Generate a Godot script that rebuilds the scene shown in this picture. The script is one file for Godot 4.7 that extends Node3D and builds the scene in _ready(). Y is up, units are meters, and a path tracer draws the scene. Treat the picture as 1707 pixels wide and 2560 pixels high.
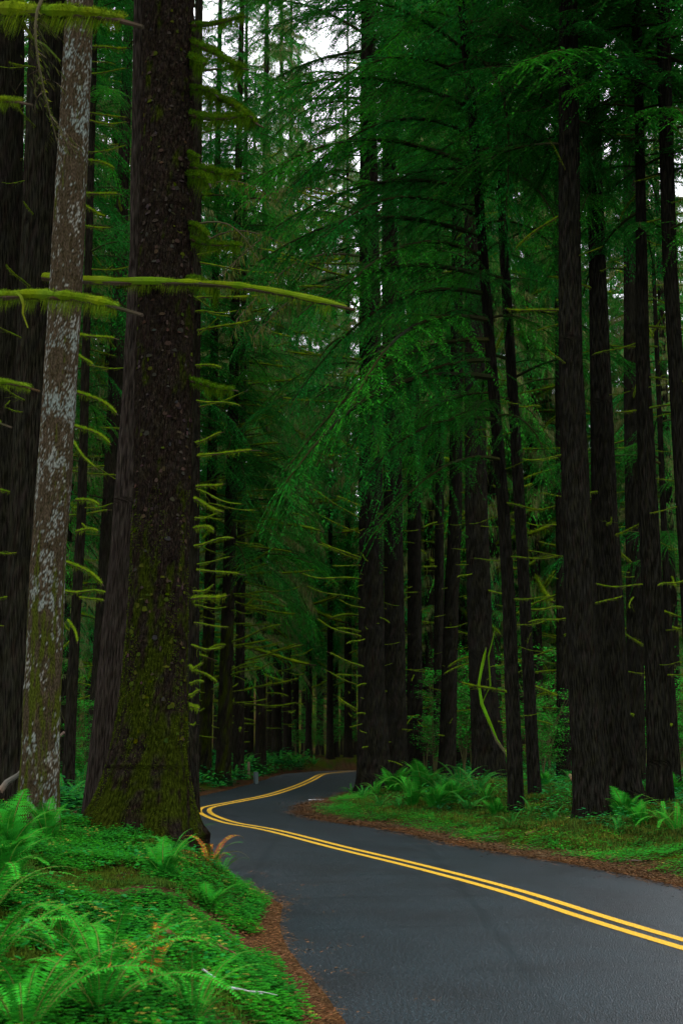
extends Node3D

# ---------------------------------------------------------------- camera maths
const F := 3555.0
const CX := 853.5
const CY := 1280.0
const EYE := Vector3(0, 1.8, 0)
var pitch := atan(570.0 / 3555.0)
var M := {}
var taken := {}
var cl := PackedVector2Array()      # road centre line (x, depth)
var cl_at := PackedInt32Array()     # index by metre of depth
var n_big := FastNoiseLite.new()
var n_mid := FastNoiseLite.new()
var n_fine := FastNoiseLite.new()
var rng := RandomNumberGenerator.new()
var S := {}                         # shared meshes


func ray(u: float, v: float) -> Vector3:
	return Vector3((u - CX) / F, -(v - CY) / F, -1.0).rotated(Vector3.RIGHT, pitch)

func at(u: float, v: float, depth: float) -> Vector3:
	var d := ray(u, v)
	return EYE + d * (depth / -d.z)

func on_ground(u: float, v: float, y := 0.0) -> Vector3:
	var d := ray(u, v)
	return EYE + d * ((y - EYE.y) / d.y)


# ---------------------------------------------------------------- mesh building
class Shape:
	var v := PackedVector3Array()
	var c := PackedColorArray()
	var n := PackedVector3Array()
	var uv := PackedVector2Array()
	var idx := PackedInt32Array()

	func blade(a: Vector3, dir: Vector3, side: Vector3, width: float, col: Color, belly := 0.45) -> void:
		var m := a + dir * belly
		var s := side * width
		var k := v.size()
		v.append(a); v.append(m + s); v.append(a + dir); v.append(m - s)
		c.append(col); c.append(col); c.append(col); c.append(col)
		idx.append(k); idx.append(k + 1); idx.append(k + 2)
		idx.append(k); idx.append(k + 2); idx.append(k + 3)

	func tri(a: Vector3, b: Vector3, d: Vector3, col: Color) -> void:
		var k := v.size()
		v.append(a); v.append(b); v.append(d)
		c.append(col); c.append(col); c.append(col)
		idx.append(k); idx.append(k + 1); idx.append(k + 2)

	func tube(pts: PackedVector3Array, radii: PackedFloat32Array, seg: int, cols: PackedColorArray) -> void:
		var k := v.size()
		var n_pts := pts.size()
		for i in n_pts:
			var t: Vector3 = (pts[mini(i + 1, n_pts - 1)] - pts[maxi(i - 1, 0)]).normalized()
			var side := t.cross(Vector3(0.13, 0.97, 0.2)).normalized()
			if absf(t.y) > 0.95:
				side = t.cross(Vector3(1, 0, 0.1)).normalized()
			var up := side.cross(t).normalized()
			for j in seg:
				var a := TAU * j / seg
				v.append(pts[i] + (side * cos(a) + up * sin(a)) * radii[i])
				c.append(cols[i])
		for i in n_pts - 1:
			for j in seg:
				var a := k + i * seg + j
				var b := k + i * seg + (j + 1) % seg
				idx.append(a); idx.append(b); idx.append(a + seg)
				idx.append(b); idx.append(b + seg); idx.append(a + seg)
		var tip := v.size()
		v.append(pts[n_pts - 1]); c.append(cols[n_pts - 1])
		for j in seg:
			idx.append(k + (n_pts - 1) * seg + j); idx.append(k + (n_pts - 1) * seg + (j + 1) % seg); idx.append(tip)

	func add(o: Shape, t: Transform3D) -> void:
		var k := v.size()
		v.append_array(t * o.v)
		c.append_array(o.c)
		var m := o.idx.duplicate()
		for i in m.size():
			m[i] += k
		idx.append_array(m)

	func arrays() -> Array:
		var a := []
		a.resize(Mesh.ARRAY_MAX)
		a[Mesh.ARRAY_VERTEX] = v
		if c.size() == v.size():
			a[Mesh.ARRAY_COLOR] = c
		if n.size() == v.size():
			a[Mesh.ARRAY_NORMAL] = n
		if uv.size() == v.size():
			a[Mesh.ARRAY_TEX_UV] = uv
		a[Mesh.ARRAY_INDEX] = idx
		return a


func commit(parts: Array) -> ArrayMesh:     # [shape, material, shape, material ...]
	var m := ArrayMesh.new()
	for i in range(0, parts.size(), 2):
		var s: Shape = parts[i]
		if s.idx.size() == 0:
			continue
		m.add_surface_from_arrays(Mesh.PRIMITIVE_TRIANGLES, s.arrays())
		m.surface_set_material(m.get_surface_count() - 1, parts[i + 1])
	return m


func smooth_normals(s: Shape) -> void:
	var n := PackedVector3Array()
	n.resize(s.v.size())
	for i in range(0, s.idx.size(), 3):
		var a := s.idx[i]
		var b := s.idx[i + 1]
		var d := s.idx[i + 2]
		var f := (s.v[d] - s.v[a]).cross(s.v[b] - s.v[a])
		n[a] += f; n[b] += f; n[d] += f
	for i in n.size():
		n[i] = n[i].normalized() if n[i].length_squared() > 1e-20 else Vector3.UP
	s.n = n


# ---------------------------------------------------------------- naming
func numbered(called: String) -> String:
	if not taken.has(called):
		taken[called] = 0
		return called
	taken[called] += 1
	return "%s_%03d" % [called, taken[called]]

func tag(o: Node, label: String, category: String, group := "", kind := "") -> void:
	o.set_meta("label", label)
	o.set_meta("category", category)
	if group != "":
		o.set_meta("group", group)
	if kind != "":
		o.set_meta("kind", kind)

func thing(called: String, label: String, category: String, where: Vector3, group := "") -> Node3D:
	var o := Node3D.new()
	o.name = numbered(called)
	add_child(o)
	o.position = where
	tag(o, label, category, group)
	return o

func part(parent: Node, called: String, mesh: Mesh, t := Transform3D.IDENTITY) -> MeshInstance3D:
	var o := MeshInstance3D.new()
	o.name = called
	o.mesh = mesh
	o.transform = t
	parent.add_child(o, true)
	return o

func structure(called: String, mesh: Mesh, label: String) -> MeshInstance3D:
	var o := part(self, numbered(called), mesh)
	o.set_meta("label", label)
	o.set_meta("category", called.replace("_", " "))
	o.set_meta("kind", "structure")
	return o

func copy(o: Node3D, where: Vector3, turn: float, size: Vector3, label := "", group := "") -> Node3D:
	var c: Node3D = o.duplicate()
	c.name = numbered(String(o.name).rstrip("_0123456789"))
	add_child(c)
	c.transform = Transform3D(Basis(Vector3.UP, turn) * Basis.from_scale(size), where)
	if label != "":
		c.set_meta("label", label)
	if group != "":
		c.set_meta("group", group)
	return c


# ---------------------------------------------------------------- materials
func noise(type: int, freq: float, seed_: int, oct := 4) -> FastNoiseLite:
	var n := FastNoiseLite.new()
	n.noise_type = type
	n.frequency = freq
	n.seed = seed_
	n.fractal_octaves = oct
	return n

func noise_tex(n: FastNoiseLite, size: int, lo: float, hi: float, mid := 0.5, as_normal := false, bump := 4.0) -> NoiseTexture2D:
	var t := NoiseTexture2D.new()
	t.noise = n
	t.width = size
	t.height = size
	t.seamless = true
	if as_normal:
		t.as_normal_map = true
		t.bump_strength = bump
	else:
		var g := Gradient.new()
		g.set_color(0, Color(lo, lo, lo))
		g.set_color(1, Color(hi, hi, hi))
		g.add_point(0.5, Color(mid, mid, mid))
		t.color_ramp = g
	return t

func mat(called: String, col: Color, rough := 0.85, vertex := true) -> StandardMaterial3D:
	var m := StandardMaterial3D.new()
	m.resource_name = called
	m.albedo_color = col.linear_to_srgb()
	m.roughness = rough
	m.vertex_color_use_as_albedo = vertex
	m.metallic_specular = 0.2
	M[called] = m
	return m

func triplanar(m: StandardMaterial3D, scale: Vector3, world := true) -> void:
	m.uv1_triplanar = true
	m.uv1_world_triplanar = world
	m.uv1_scale = scale

func make_materials() -> void:
	var white := Color(1, 1, 1)
	var leaf := mat("needles", white, 0.6)
	leaf.backlight_enabled = true
	leaf.backlight = Color(0.85, 0.85, 0.85)
	leaf.specular_mode = BaseMaterial3D.SPECULAR_DISABLED
	var broad := mat("leaves", white, 0.5)
	broad.backlight_enabled = true
	broad.backlight = Color(0.45, 0.45, 0.45)
	broad.specular_mode = BaseMaterial3D.SPECULAR_DISABLED
	var moss := mat("moss", white, 0.95)
	moss.backlight_enabled = true
	moss.backlight = Color(0.4, 0.4, 0.4)
	moss.specular_mode = BaseMaterial3D.SPECULAR_DISABLED
	var wood := mat("wood", white, 0.9)
	wood.specular_mode = BaseMaterial3D.SPECULAR_DISABLED

	# bark with long ridges
	var ridge := noise(FastNoiseLite.TYPE_SIMPLEX_SMOOTH, 0.02, 11, 5)
	var bark := mat("bark", white, 0.92)
	bark.specular_mode = BaseMaterial3D.SPECULAR_DISABLED
	bark.albedo_texture = noise_tex(ridge, 512, 0.35, 1.0, 0.72)
	bark.heightmap_enabled = true
	bark.heightmap_texture = bark.albedo_texture
	bark.heightmap_scale = 5.0
	bark.uv1_scale = Vector3(3, 0.25, 1)
	# bark broken into scales
	var cells := noise(FastNoiseLite.TYPE_CELLULAR, 0.03, 5, 3)
	cells.cellular_return_type = FastNoiseLite.RETURN_DISTANCE2_SUB
	var scaly := mat("scaly_bark", white, 0.92)
	scaly.specular_mode = BaseMaterial3D.SPECULAR_DISABLED
	scaly.albedo_texture = noise_tex(noise(FastNoiseLite.TYPE_SIMPLEX_SMOOTH, 0.03, 8, 5), 512, 0.4, 1.0, 0.75)
	scaly.heightmap_enabled = true
	scaly.heightmap_texture = noise_tex(cells, 512, 0.0, 1.0, 0.7)
	scaly.heightmap_scale = 4.0
	scaly.uv1_scale = Vector3(2.0, 0.5, 1)
	# alder bark with pale lichen blotches: colours by vertex, grain by texture
	var alder := mat("lichen_bark", white, 0.9)
	alder.specular_mode = BaseMaterial3D.SPECULAR_DISABLED
	alder.albedo_texture = noise_tex(noise(FastNoiseLite.TYPE_SIMPLEX_SMOOTH, 0.06, 31, 4), 512, 0.45, 1.0, 0.78)
	alder.heightmap_enabled = true
	alder.heightmap_texture = alder.albedo_texture
	alder.heightmap_scale = 1.5
	alder.uv1_scale = Vector3(2.0, 0.6, 1)

	var ground := mat("forest_floor", white, 0.95)
	ground.specular_mode = BaseMaterial3D.SPECULAR_DISABLED
	ground.albedo_texture = noise_tex(noise(FastNoiseLite.TYPE_SIMPLEX_SMOOTH, 0.05, 3, 5), 512, 0.3, 1.0, 0.7)
	ground.heightmap_enabled = true
	ground.heightmap_texture = ground.albedo_texture
	ground.heightmap_scale = 4.0
	triplanar(ground, Vector3(0.9, 0.9, 0.9))

	var asphalt := mat("asphalt", Color(0.042, 0.084, 0.108), 0.38, false)
	asphalt.metallic_specular = 0.29
	asphalt.albedo_texture = noise_tex(noise(FastNoiseLite.TYPE_SIMPLEX, 0.06, 21, 3), 1024, 0.26, 1.0, 0.42)
	asphalt.detail_enabled = true
	asphalt.detail_blend_mode = BaseMaterial3D.BLEND_MODE_MUL
	asphalt.detail_uv_layer = BaseMaterial3D.DETAIL_UV_2
	asphalt.uv2_triplanar = true
	asphalt.uv2_world_triplanar = true
	asphalt.uv2_scale = Vector3(0.11, 0.11, 0.11)
	asphalt.detail_albedo = noise_tex(noise(FastNoiseLite.TYPE_SIMPLEX_SMOOTH, 0.012, 22, 4), 512, 0.62, 1.0, 0.85)
	asphalt.normal_enabled = true
	asphalt.normal_texture = noise_tex(noise(FastNoiseLite.TYPE_SIMPLEX, 0.12, 23, 3), 1024, 0, 1, 0.5, true, 5.0)
	asphalt.normal_scale = 1.0
	triplanar(asphalt, Vector3(0.38, 0.38, 0.38))
	var paint := mat("yellow_paint", Color(0.66, 0.40, 0.028), 0.7, false)
	paint.albedo_texture = noise_tex(noise(FastNoiseLite.TYPE_SIMPLEX, 0.09, 24, 4), 512, 0.15, 1.0, 0.92)
	triplanar(paint, Vector3(1.1, 1.1, 1.1))
	var pale := mat("pale_paint", Color(0.45, 0.46, 0.47), 0.6, false)
	pale.albedo_texture = paint.albedo_texture
	triplanar(pale, Vector3(1.1, 1.1, 1.1))


# ---------------------------------------------------------------- road and ground
func spline(p: PackedVector2Array, per: int) -> PackedVector2Array:
	var out := PackedVector2Array()
	for i in p.size() - 1:
		var a := p[maxi(i - 1, 0)]
		var b := p[i]
		var c := p[i + 1]
		var d := p[mini(i + 2, p.size() - 1)]
		for k in per:
			out.append(b.cubic_interpolate(c, a, d, float(k) / per))
	out.append(p[p.size() - 1])
	return out

func make_centre_line() -> void:
	var p := PackedVector2Array([Vector2(16, -60), Vector2(11.5, -25), Vector2(7.6, -5), Vector2(5.6, 3)])
	for q in [[1707, 2368], [1281, 2234.6], [1050, 2172], [854, 2124], [679, 2079], [579.5, 2060.5], [530, 2044], [511.5, 2031], [520, 2021], [553, 2013.4], [602.7, 2004], [679, 1988], [745, 1966], [778.5, 1951], [806, 1937]]:
		var g := on_ground(q[0], q[1])
		p.append(Vector2(g.x, -g.z))
	p.append(Vector2(-0.3, 80.0))
	p.append(Vector2(1.2, 84.5))
	p.append(Vector2(5.0, 88.5))
	p.append(Vector2(11.0, 91.0))
	p.append(Vector2(24.0, 93.5))
	p.append(Vector2(60.0, 97.0))
	cl = spline(p, 10)
	var k := 0
	for m in range(-60, 98):
		while k < cl.size() - 1 and cl[k].y < m:
			k += 1
		cl_at.append(k)

func road_at(x: float, depth: float) -> Vector2:    # (signed distance, right positive; how far along as a depth)
	var i0 := 0
	var i1 := cl.size() - 1
	var m := clampi(int(depth) + 60, 0, cl_at.size() - 1)
	if depth < 66.0:
		i0 = maxi(cl_at[m] - 12, 0)
		i1 = mini(cl_at[m] + 12, cl.size() - 1)
	else:
		i0 = cl_at[118]
	var p := Vector2(x, depth)
	var best := 1e9
	var sd := 0.0
	var along := depth
	for i in range(i0, i1):
		var a := cl[i]
		var ab := cl[i + 1] - a
		var t := clampf((p - a).dot(ab) / ab.length_squared(), 0.0, 1.0)
		var q := a + ab * t
		var d := p.distance_squared_to(q)
		if d < best:
			best = d
			along = q.y
			sd = sqrt(d) * (1.0 if ab.cross(p - a) < 0.0 else -1.0)
	return Vector2(sd, along)

func half_right(along: float) -> float:
	return 2.45 + 0.1 * sin(along * 0.7)

func half_left(along: float) -> float:
	return lerpf(lerpf(4.3, 2.98, clampf((along - 8.5) / 8.5, 0.0, 1.0)), 2.25, smoothstep(24.0, 42.0, along)) + 0.06 * sin(along * 0.9 + 1.0)

func outside(x: float, depth: float) -> Vector2:     # (metres beyond the asphalt edge, side)
	var r := road_at(x, depth)
	if r.x > 0.0:
		return Vector2(r.x - half_right(r.y), 1.0)
	return Vector2(-r.x - half_left(r.y), -1.0)

func ground_y(x: float, depth: float, o := Vector2(1e9, 0)) -> float:
	if o.x > 1e8:
		o = outside(x, depth)
	var d := o.x
	var y := -0.08 + smoothstep(-0.35, 0.06, d) * 0.085
	if d < -0.4:
		return y
	var far := smoothstep(26.0, 38.0, depth)
	if o.y < 0.0:
		y += lerpf(0.5, 0.3, far) * smoothstep(0.1, lerpf(1.05, 1.7, far), d) + lerpf(0.55, 0.3, far) * smoothstep(1.2, 4.5, d)
	else:
		y += 0.1 * smoothstep(0.3, 1.4, d) + 0.35 * smoothstep(1.2, 5.5, d)
	var w := smoothstep(0.0, 1.5, d)
	y += w * (0.22 * n_big.get_noise_2d(x, depth) + 0.07 * n_mid.get_noise_2d(x, depth)) + 0.025 * n_fine.get_noise_2d(x, depth) * smoothstep(-0.25, 0.3, d)
	y += 30.0 * smoothstep(135.0, 260.0, depth) * smoothstep(4.0, 20.0, d)
	return y

func make_ground() -> void:
	var xs := PackedFloat32Array()
	var x := -160.0
	while x < 160.0:
		xs.append(x)
		var a := absf(x - 1.0)
		x += 0.14 if a < 7.5 else 0.14 + (a - 7.5) * 0.09
	xs.append(160.0)
	var zs := PackedFloat32Array()
	var z := -70.0
	while z < 280.0:
		zs.append(z)
		var a := 0.16
		if z < 4.0:
			a = 0.16 + (4.0 - z) * 0.09
		elif z > 26.0:
			a = 0.16 + (z - 26.0) * 0.03
		z += a
	zs.append(280.0)
	var s := Shape.new()
	var nx := xs.size()
	for d in zs:
		for k in nx:
			var gx := xs[k]
			var o := outside(gx, d)
			s.v.append(Vector3(gx, ground_y(gx, d, o), -d))
			# matter: reddish needle litter on the shoulder, brown litter, then moss in patches
			var e := o.x + 0.25 * n_mid.get_noise_2d(gx * 3.0, d * 3.0)
			var grain := n_fine.get_noise_2d(gx * 2.0, d * 2.0)
			var wide := 0.3
			var c := Color(0.13, 0.064, 0.028).lerp(Color(0.07, 0.045, 0.026), clampf(grain + 0.5, 0, 1))
			var litter := Color(0.06, 0.038, 0.022).lerp(Color(0.10, 0.06, 0.03), clampf(grain * 1.5 + 0.5, 0, 1))
			c = c.lerp(litter, smoothstep(wide - 0.25, wide + 0.1, e))
			var mossy := smoothstep(-0.15, 0.15, n_big.get_noise_2d(gx * 2.3 + 50.0, d * 2.3) + 0.35 * grain + 0.12)
			var mc := Color(0.070, 0.085, 0.010).lerp(Color(0.03, 0.070, 0.012), clampf(n_mid.get_noise_2d(gx + 9.0, d) + 0.5, 0, 1))
			c = c.lerp(mc, mossy * smoothstep(0.35, 0.8 if o.y < 0.0 else 1.1, e))
			s.c.append(c)
	for j in zs.size() - 1:
		for k in nx - 1:
			var a := j * nx + k
			s.idx.append(a); s.idx.append(a + nx); s.idx.append(a + 1)
			s.idx.append(a + 1); s.idx.append(a + nx); s.idx.append(a + nx + 1)
	smooth_normals(s)
	structure("ground", commit([s, M.forest_floor]), "mossy forest floor with reddish needle litter along the road")

func strip(lo: Callable, hi: Callable, lift: float, across: int, from_depth: float, to_depth: float) -> Shape:
	var s := Shape.new()
	var rows := 0
	var fine := PackedVector2Array()
	for i in cl.size() - 1:
		for k in 6:
			fine.append(cl[i].lerp(cl[i + 1], k / 6.0))
	for i in fine.size():
		var p := fine[i]
		if p.y < from_depth or p.y > to_depth:
			continue
		var t := (fine[mini(i + 2, fine.size() - 1)] - fine[maxi(i - 2, 0)]).normalized()
		var side := Vector2(t.y, -t.x)
		var a: float = lo.call(p.y)
		var b: float = hi.call(p.y)
		for k in across + 1:
			var w := lerpf(a, b, float(k) / across)
			var q := p + side * w
			s.v.append(Vector3(q.x, 0.055 * (1.0 - pow(w / 2.9, 2.0)) - 0.03 + lift, -q.y))
		rows += 1
	for j in rows - 1:
		for k in across:
			var a := j * (across + 1) + k
			s.idx.append(a); s.idx.append(a + across + 1); s.idx.append(a + 1)
			s.idx.append(a + 1); s.idx.append(a + across + 1); s.idx.append(a + across + 2)
	smooth_normals(s)
	return s

func make_road() -> void:
	var wob := noise(FastNoiseLite.TYPE_SIMPLEX_SMOOTH, 0.9, 77, 3)
	var s := strip(func(d): return -half_left(d) - 0.05 + 0.09 * wob.get_noise_1d(d), func(d): return half_right(d) + 0.05 + 0.09 * wob.get_noise_1d(d + 90.0), 0.0, 12, -60.0, 97.0)
	structure("road", commit([s, M.asphalt]), "dark two-lane asphalt road curving through the forest")
	for k in [-1, 1]:
		var e: float = 0.122 * k
		var l := strip(func(d): return e - 0.060 + 0.006 * wob.get_noise_1d(d * 9.0), func(d): return e + 0.060 + 0.006 * wob.get_noise_1d(d * 9.0 + 40.0), 0.004, 1, -60.0, 97.0)
		structure("road_line", commit([l, M.yellow_paint]), "solid yellow centre line painted nearer the %s lane" % ("left" if k < 0 else "right"))


# ---------------------------------------------------------------- shared plant shapes
func rnd(a: float, b: float) -> float:
	return rng.randf_range(a, b)

func vary(c: Color, lo: float, hi: float) -> Color:
	var k := rnd(lo, hi)
	return Color(c.r * k * rnd(0.8, 1.25), c.g * k, c.b * k * rnd(0.8, 1.25))

# A bough one unit long on +x, its tip drooping: [wood, needles].
func bough(seed_: int, droop: float, twigs: int, per: int, leaf: float, green: Color, hang := 0.0) -> Array:
	rng.seed = seed_
	var wood := Shape.new()
	var fol := Shape.new()
	var pts := PackedVector3Array()
	var rad := PackedFloat32Array()
	var cols := PackedColorArray()
	var bend := rnd(-0.12, 0.12)
	var n := 9
	var rise := rnd(0.03, 0.12)
	for i in n:
		var t := float(i) / (n - 1)
		pts.append(Vector3(t, rise * sin(t * PI * 0.8) - droop * t * t, bend * t * t))
		rad.append(0.011 * (1.0 - 0.85 * t) + 0.0008)
		cols.append(vary(Color(0.020, 0.024, 0.010), 0.7, 1.3))
	wood.tube(pts, rad, 5, cols)
	for k in twigs:
		var t := lerpf(0.14, 0.98, pow((k + rnd(0, 0.9)) / twigs, 0.9))
		var f := t * (n - 1)
		var i := mini(int(f), n - 2)
		var o := pts[i].lerp(pts[i + 1], f - i)
		var ax := (pts[i + 1] - pts[i]).normalized()
		var sgn := 1.0 if k % 2 == 0 else -1.0
		var length := (0.12 + 0.34 * pow(1.0 - t, 0.55)) * rnd(0.3, 1.25)
		var fwd := rnd(0.3, 1.25)
		var dir := (ax * fwd + Vector3(0, rnd(-0.4, 0.2), sgn * rnd(0.4, 1.0))).normalized()
		var fall := rnd(0.1, 0.7) + hang
		var tw := PackedVector3Array()
		for j in 5:
			var q := j / 4.0
			tw.append(o + dir * length * q + Vector3(0, -fall * length * q * q, 0))
		for j in 4:
			wood.blade(tw[j], tw[j + 1] - tw[j], Vector3(0, 1, 0), 0.0022, Color(0.025, 0.024, 0.012))
		var m := int(per * length / 0.3) + 3
		for j in m:
			var q := (j + rnd(0, 1)) / m
			var ff := q * 4.0
			var ii := mini(int(ff), 3)
			var b := tw[ii].lerp(tw[ii + 1], ff - ii)
			var td := (tw[ii + 1] - tw[ii]).normalized()
			var lat := td.cross(Vector3.UP).normalized() * (1.0 if j % 2 == 0 else -1.0)
			var d := (td * rnd(0.5, 1.1) + lat * rnd(0.5, 1.0) + Vector3(0, rnd(-0.32 - hang, 0.1), 0)).normalized()
			var ln := leaf * rnd(0.55, 1.3) * (1.15 - 0.5 * q)
			fol.blade(b, d * ln, d.cross(Vector3(rnd(-0.25, 0.25), 1, rnd(-0.25, 0.25))).normalized(), ln * rnd(0.11, 0.19), vary(green, 0.55, 1.5))
	return [wood, fol]

# A mossy bare branch one unit long on +x: [wood, moss]. thick: radius of the moss sleeve.
func moss_branch(seed_: int, thick: float, beard: float, wiggle: float, forks: int, fuzz := 800, fine := 1.0, tint := Color(0.088, 0.15, 0.008)) -> Array:
	rng.seed = seed_
	var wood := Shape.new()
	var moss := Shape.new()
	var ys := [rnd(0, 10), rnd(0, 10)]
	var sag := rnd(-0.12, 0.03) * (0.15 if fuzz > 5000 else 1.0)
	var pts := PackedVector3Array()
	var rad := PackedFloat32Array()
	var cols := PackedColorArray()
	var n := 13
	for i in n:
		var t := float(i) / (n - 1)
		pts.append(Vector3(t, sag * t * t + wiggle * t * sin(t * 5.0 + ys[0]), wiggle * t * sin(t * 4.0 + ys[1])))
		rad.append(thick * 0.42 * (1.0 - 0.75 * t) + 0.002)
		cols.append(vary(Color(0.035, 0.030, 0.018), 0.7, 1.3))
	wood.tube(pts, rad, 6, cols)
	sleeve(moss, pts, thick, beard, fuzz, rnd(0.86, 1.0), fine, tint)
	for k in forks:
		var i := 3 + rng.randi() % 4
		var d := (Vector3(rnd(0.6, 1.0), rnd(-0.5, 0.45), rnd(-0.8, 0.8))).normalized() * rnd(0.12, 0.3)
		var f := PackedVector3Array()
		var fr := PackedFloat32Array()
		var fc := PackedColorArray()
		for j in 5:
			var q := j / 4.0
			f.append(pts[i] + d * q + Vector3(0, rnd(-0.02, 0.02) - 0.04 * q * q, rnd(-0.015, 0.015)))
			fr.append(thick * 0.16 * (1.0 - q * 0.8) + 0.001)
			fc.append(vary(Color(0.05, 0.075, 0.008), 0.7, 1.2))
		wood.tube(f, fr, 4, fc)
	return [wood, moss]

func sleeve(moss: Shape, pts: PackedVector3Array, thick: float, beard: float, fuzz: int, until: float, fine := 1.0, tint := Color(0.088, 0.15, 0.008)) -> void:
	var lump := rnd(0, 100)
	var mp := PackedVector3Array()
	var mr := PackedFloat32Array()
	var mc := PackedColorArray()
	var n := pts.size() * 2 - 1
	for i in n:
		var t := float(i) / (n - 1) * until
		var f := t * (pts.size() - 1)
		var k := mini(int(f), pts.size() - 2)
		var w := thick * (0.62 + 0.45 * n_mid.get_noise_1d(lump + t * 9.0)) * minf(1.0, (until - t) * 14.0 + 0.25) * (1.0 - 0.35 * t)
		mp.append(pts[k].lerp(pts[k + 1], f - k) + Vector3(0, thick * 0.22, 0))
		mr.append(w)
		mc.append(vary(tint, 0.7, 1.1))
	for i in mr.size():
		mr[i] *= 0.8
	moss.tube(mp, mr, 8, mc)
	for i in fuzz:
		var k := rng.randi() % (n - 1)
		var p := mp[k].lerp(mp[k + 1], rng.randf())
		var a := rnd(0, TAU)
		var w := mr[k]
		var out := Vector3(rnd(-0.3, 0.3), sin(a), cos(a)).normalized()
		var col := vary(tint, 0.5, 1.5)
		if sin(a) < -0.35 and rng.randf() < 0.75:
			var ln := beard * thick * rnd(0.4, 1.0) * (0.5 + 1.0 * absf(n_mid.get_noise_1d(lump + k * 1.7)) * 2.0)
			moss.blade(p + out * w * 0.7, Vector3(rnd(-0.15, 0.15) * ln, -ln, rnd(-0.15, 0.15) * ln), Vector3(rnd(-1, 1), 0, rnd(-1, 1)).normalized(), thick * rnd(0.02, 0.05) * fine, col, 0.25)
		else:
			var ln := thick * rnd(0.25, 0.75) * fine
			var d := (out + Vector3(rnd(-0.4, 0.4), rnd(-0.1, 0.5), rnd(-0.4, 0.4))).normalized()
			moss.blade(p + out * w * 0.85, d * ln, d.cross(Vector3(rnd(-1, 1), rnd(-1, 1), rnd(-1, 1))).normalized(), thick * rnd(0.03, 0.06) * fine, col)

# A long thin dead branch hung with fine twigs and moss threads: [wood, moss].
func dead_branch(seed_: int) -> Array:
	rng.seed = seed_
	var wood := Shape.new()
	var moss := Shape.new()
	var pts := PackedVector3Array()
	var rad := PackedFloat32Array()
	var cols := PackedColorArray()
	var b := rnd(-0.15, 0.15)
	for i in 9:
		var t := i / 8.0
		pts.append(Vector3(t, 0.08 * sin(t * 4.0) - 0.22 * t * t, b * t * t))
		rad.append(0.009 * (1.0 - 0.8 * t) + 0.001)
		cols.append(Color(0.05, 0.045, 0.026))
	wood.tube(pts, rad, 5, cols)
	for k in 34:
		var t := rnd(0.2, 1.0) * 8.0
		var i := mini(int(t), 7)
		var o := pts[i].lerp(pts[i + 1], t - i)
		var d := Vector3(rnd(0.1, 0.8), rnd(-0.9, 0.1), rnd(-0.8, 0.8)).normalized() * rnd(0.06, 0.22)
		var mid := o + d * 0.5 + Vector3(0, 0.01, 0)
		wood.blade(o, mid - o, Vector3(0.3, 0.5, 0.8).normalized(), 0.0016, Color(0.11, 0.09, 0.06))
		wood.blade(mid, d * 0.5 + Vector3(0, -0.05, 0), Vector3(0.3, 0.5, 0.8).normalized(), 0.0013, Color(0.11, 0.09, 0.06))
		for j in 7:
			var p := o + d * rng.randf()
			moss.blade(p, Vector3(rnd(-0.01, 0.01), -rnd(0.02, 0.09), rnd(-0.01, 0.01)), Vector3(rnd(-1, 1), 0, rnd(-1, 1)).normalized(), 0.0028, vary(Color(0.07, 0.09, 0.02), 0.6, 1.3))
	for k in 160:
		var t := rnd(0.0, 0.95) * 8.0
		var i := mini(int(t), 7)
		var o := pts[i].lerp(pts[i + 1], t - i)
		moss.blade(o, Vector3(rnd(-0.02, 0.02), rnd(-0.05, 0.015), rnd(-0.02, 0.02)), Vector3(rnd(-1, 1), 0, rnd(-1, 1)).normalized(), 0.004, vary(Color(0.085, 0.12, 0.01), 0.6, 1.4))
	return [wood, moss]

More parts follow.
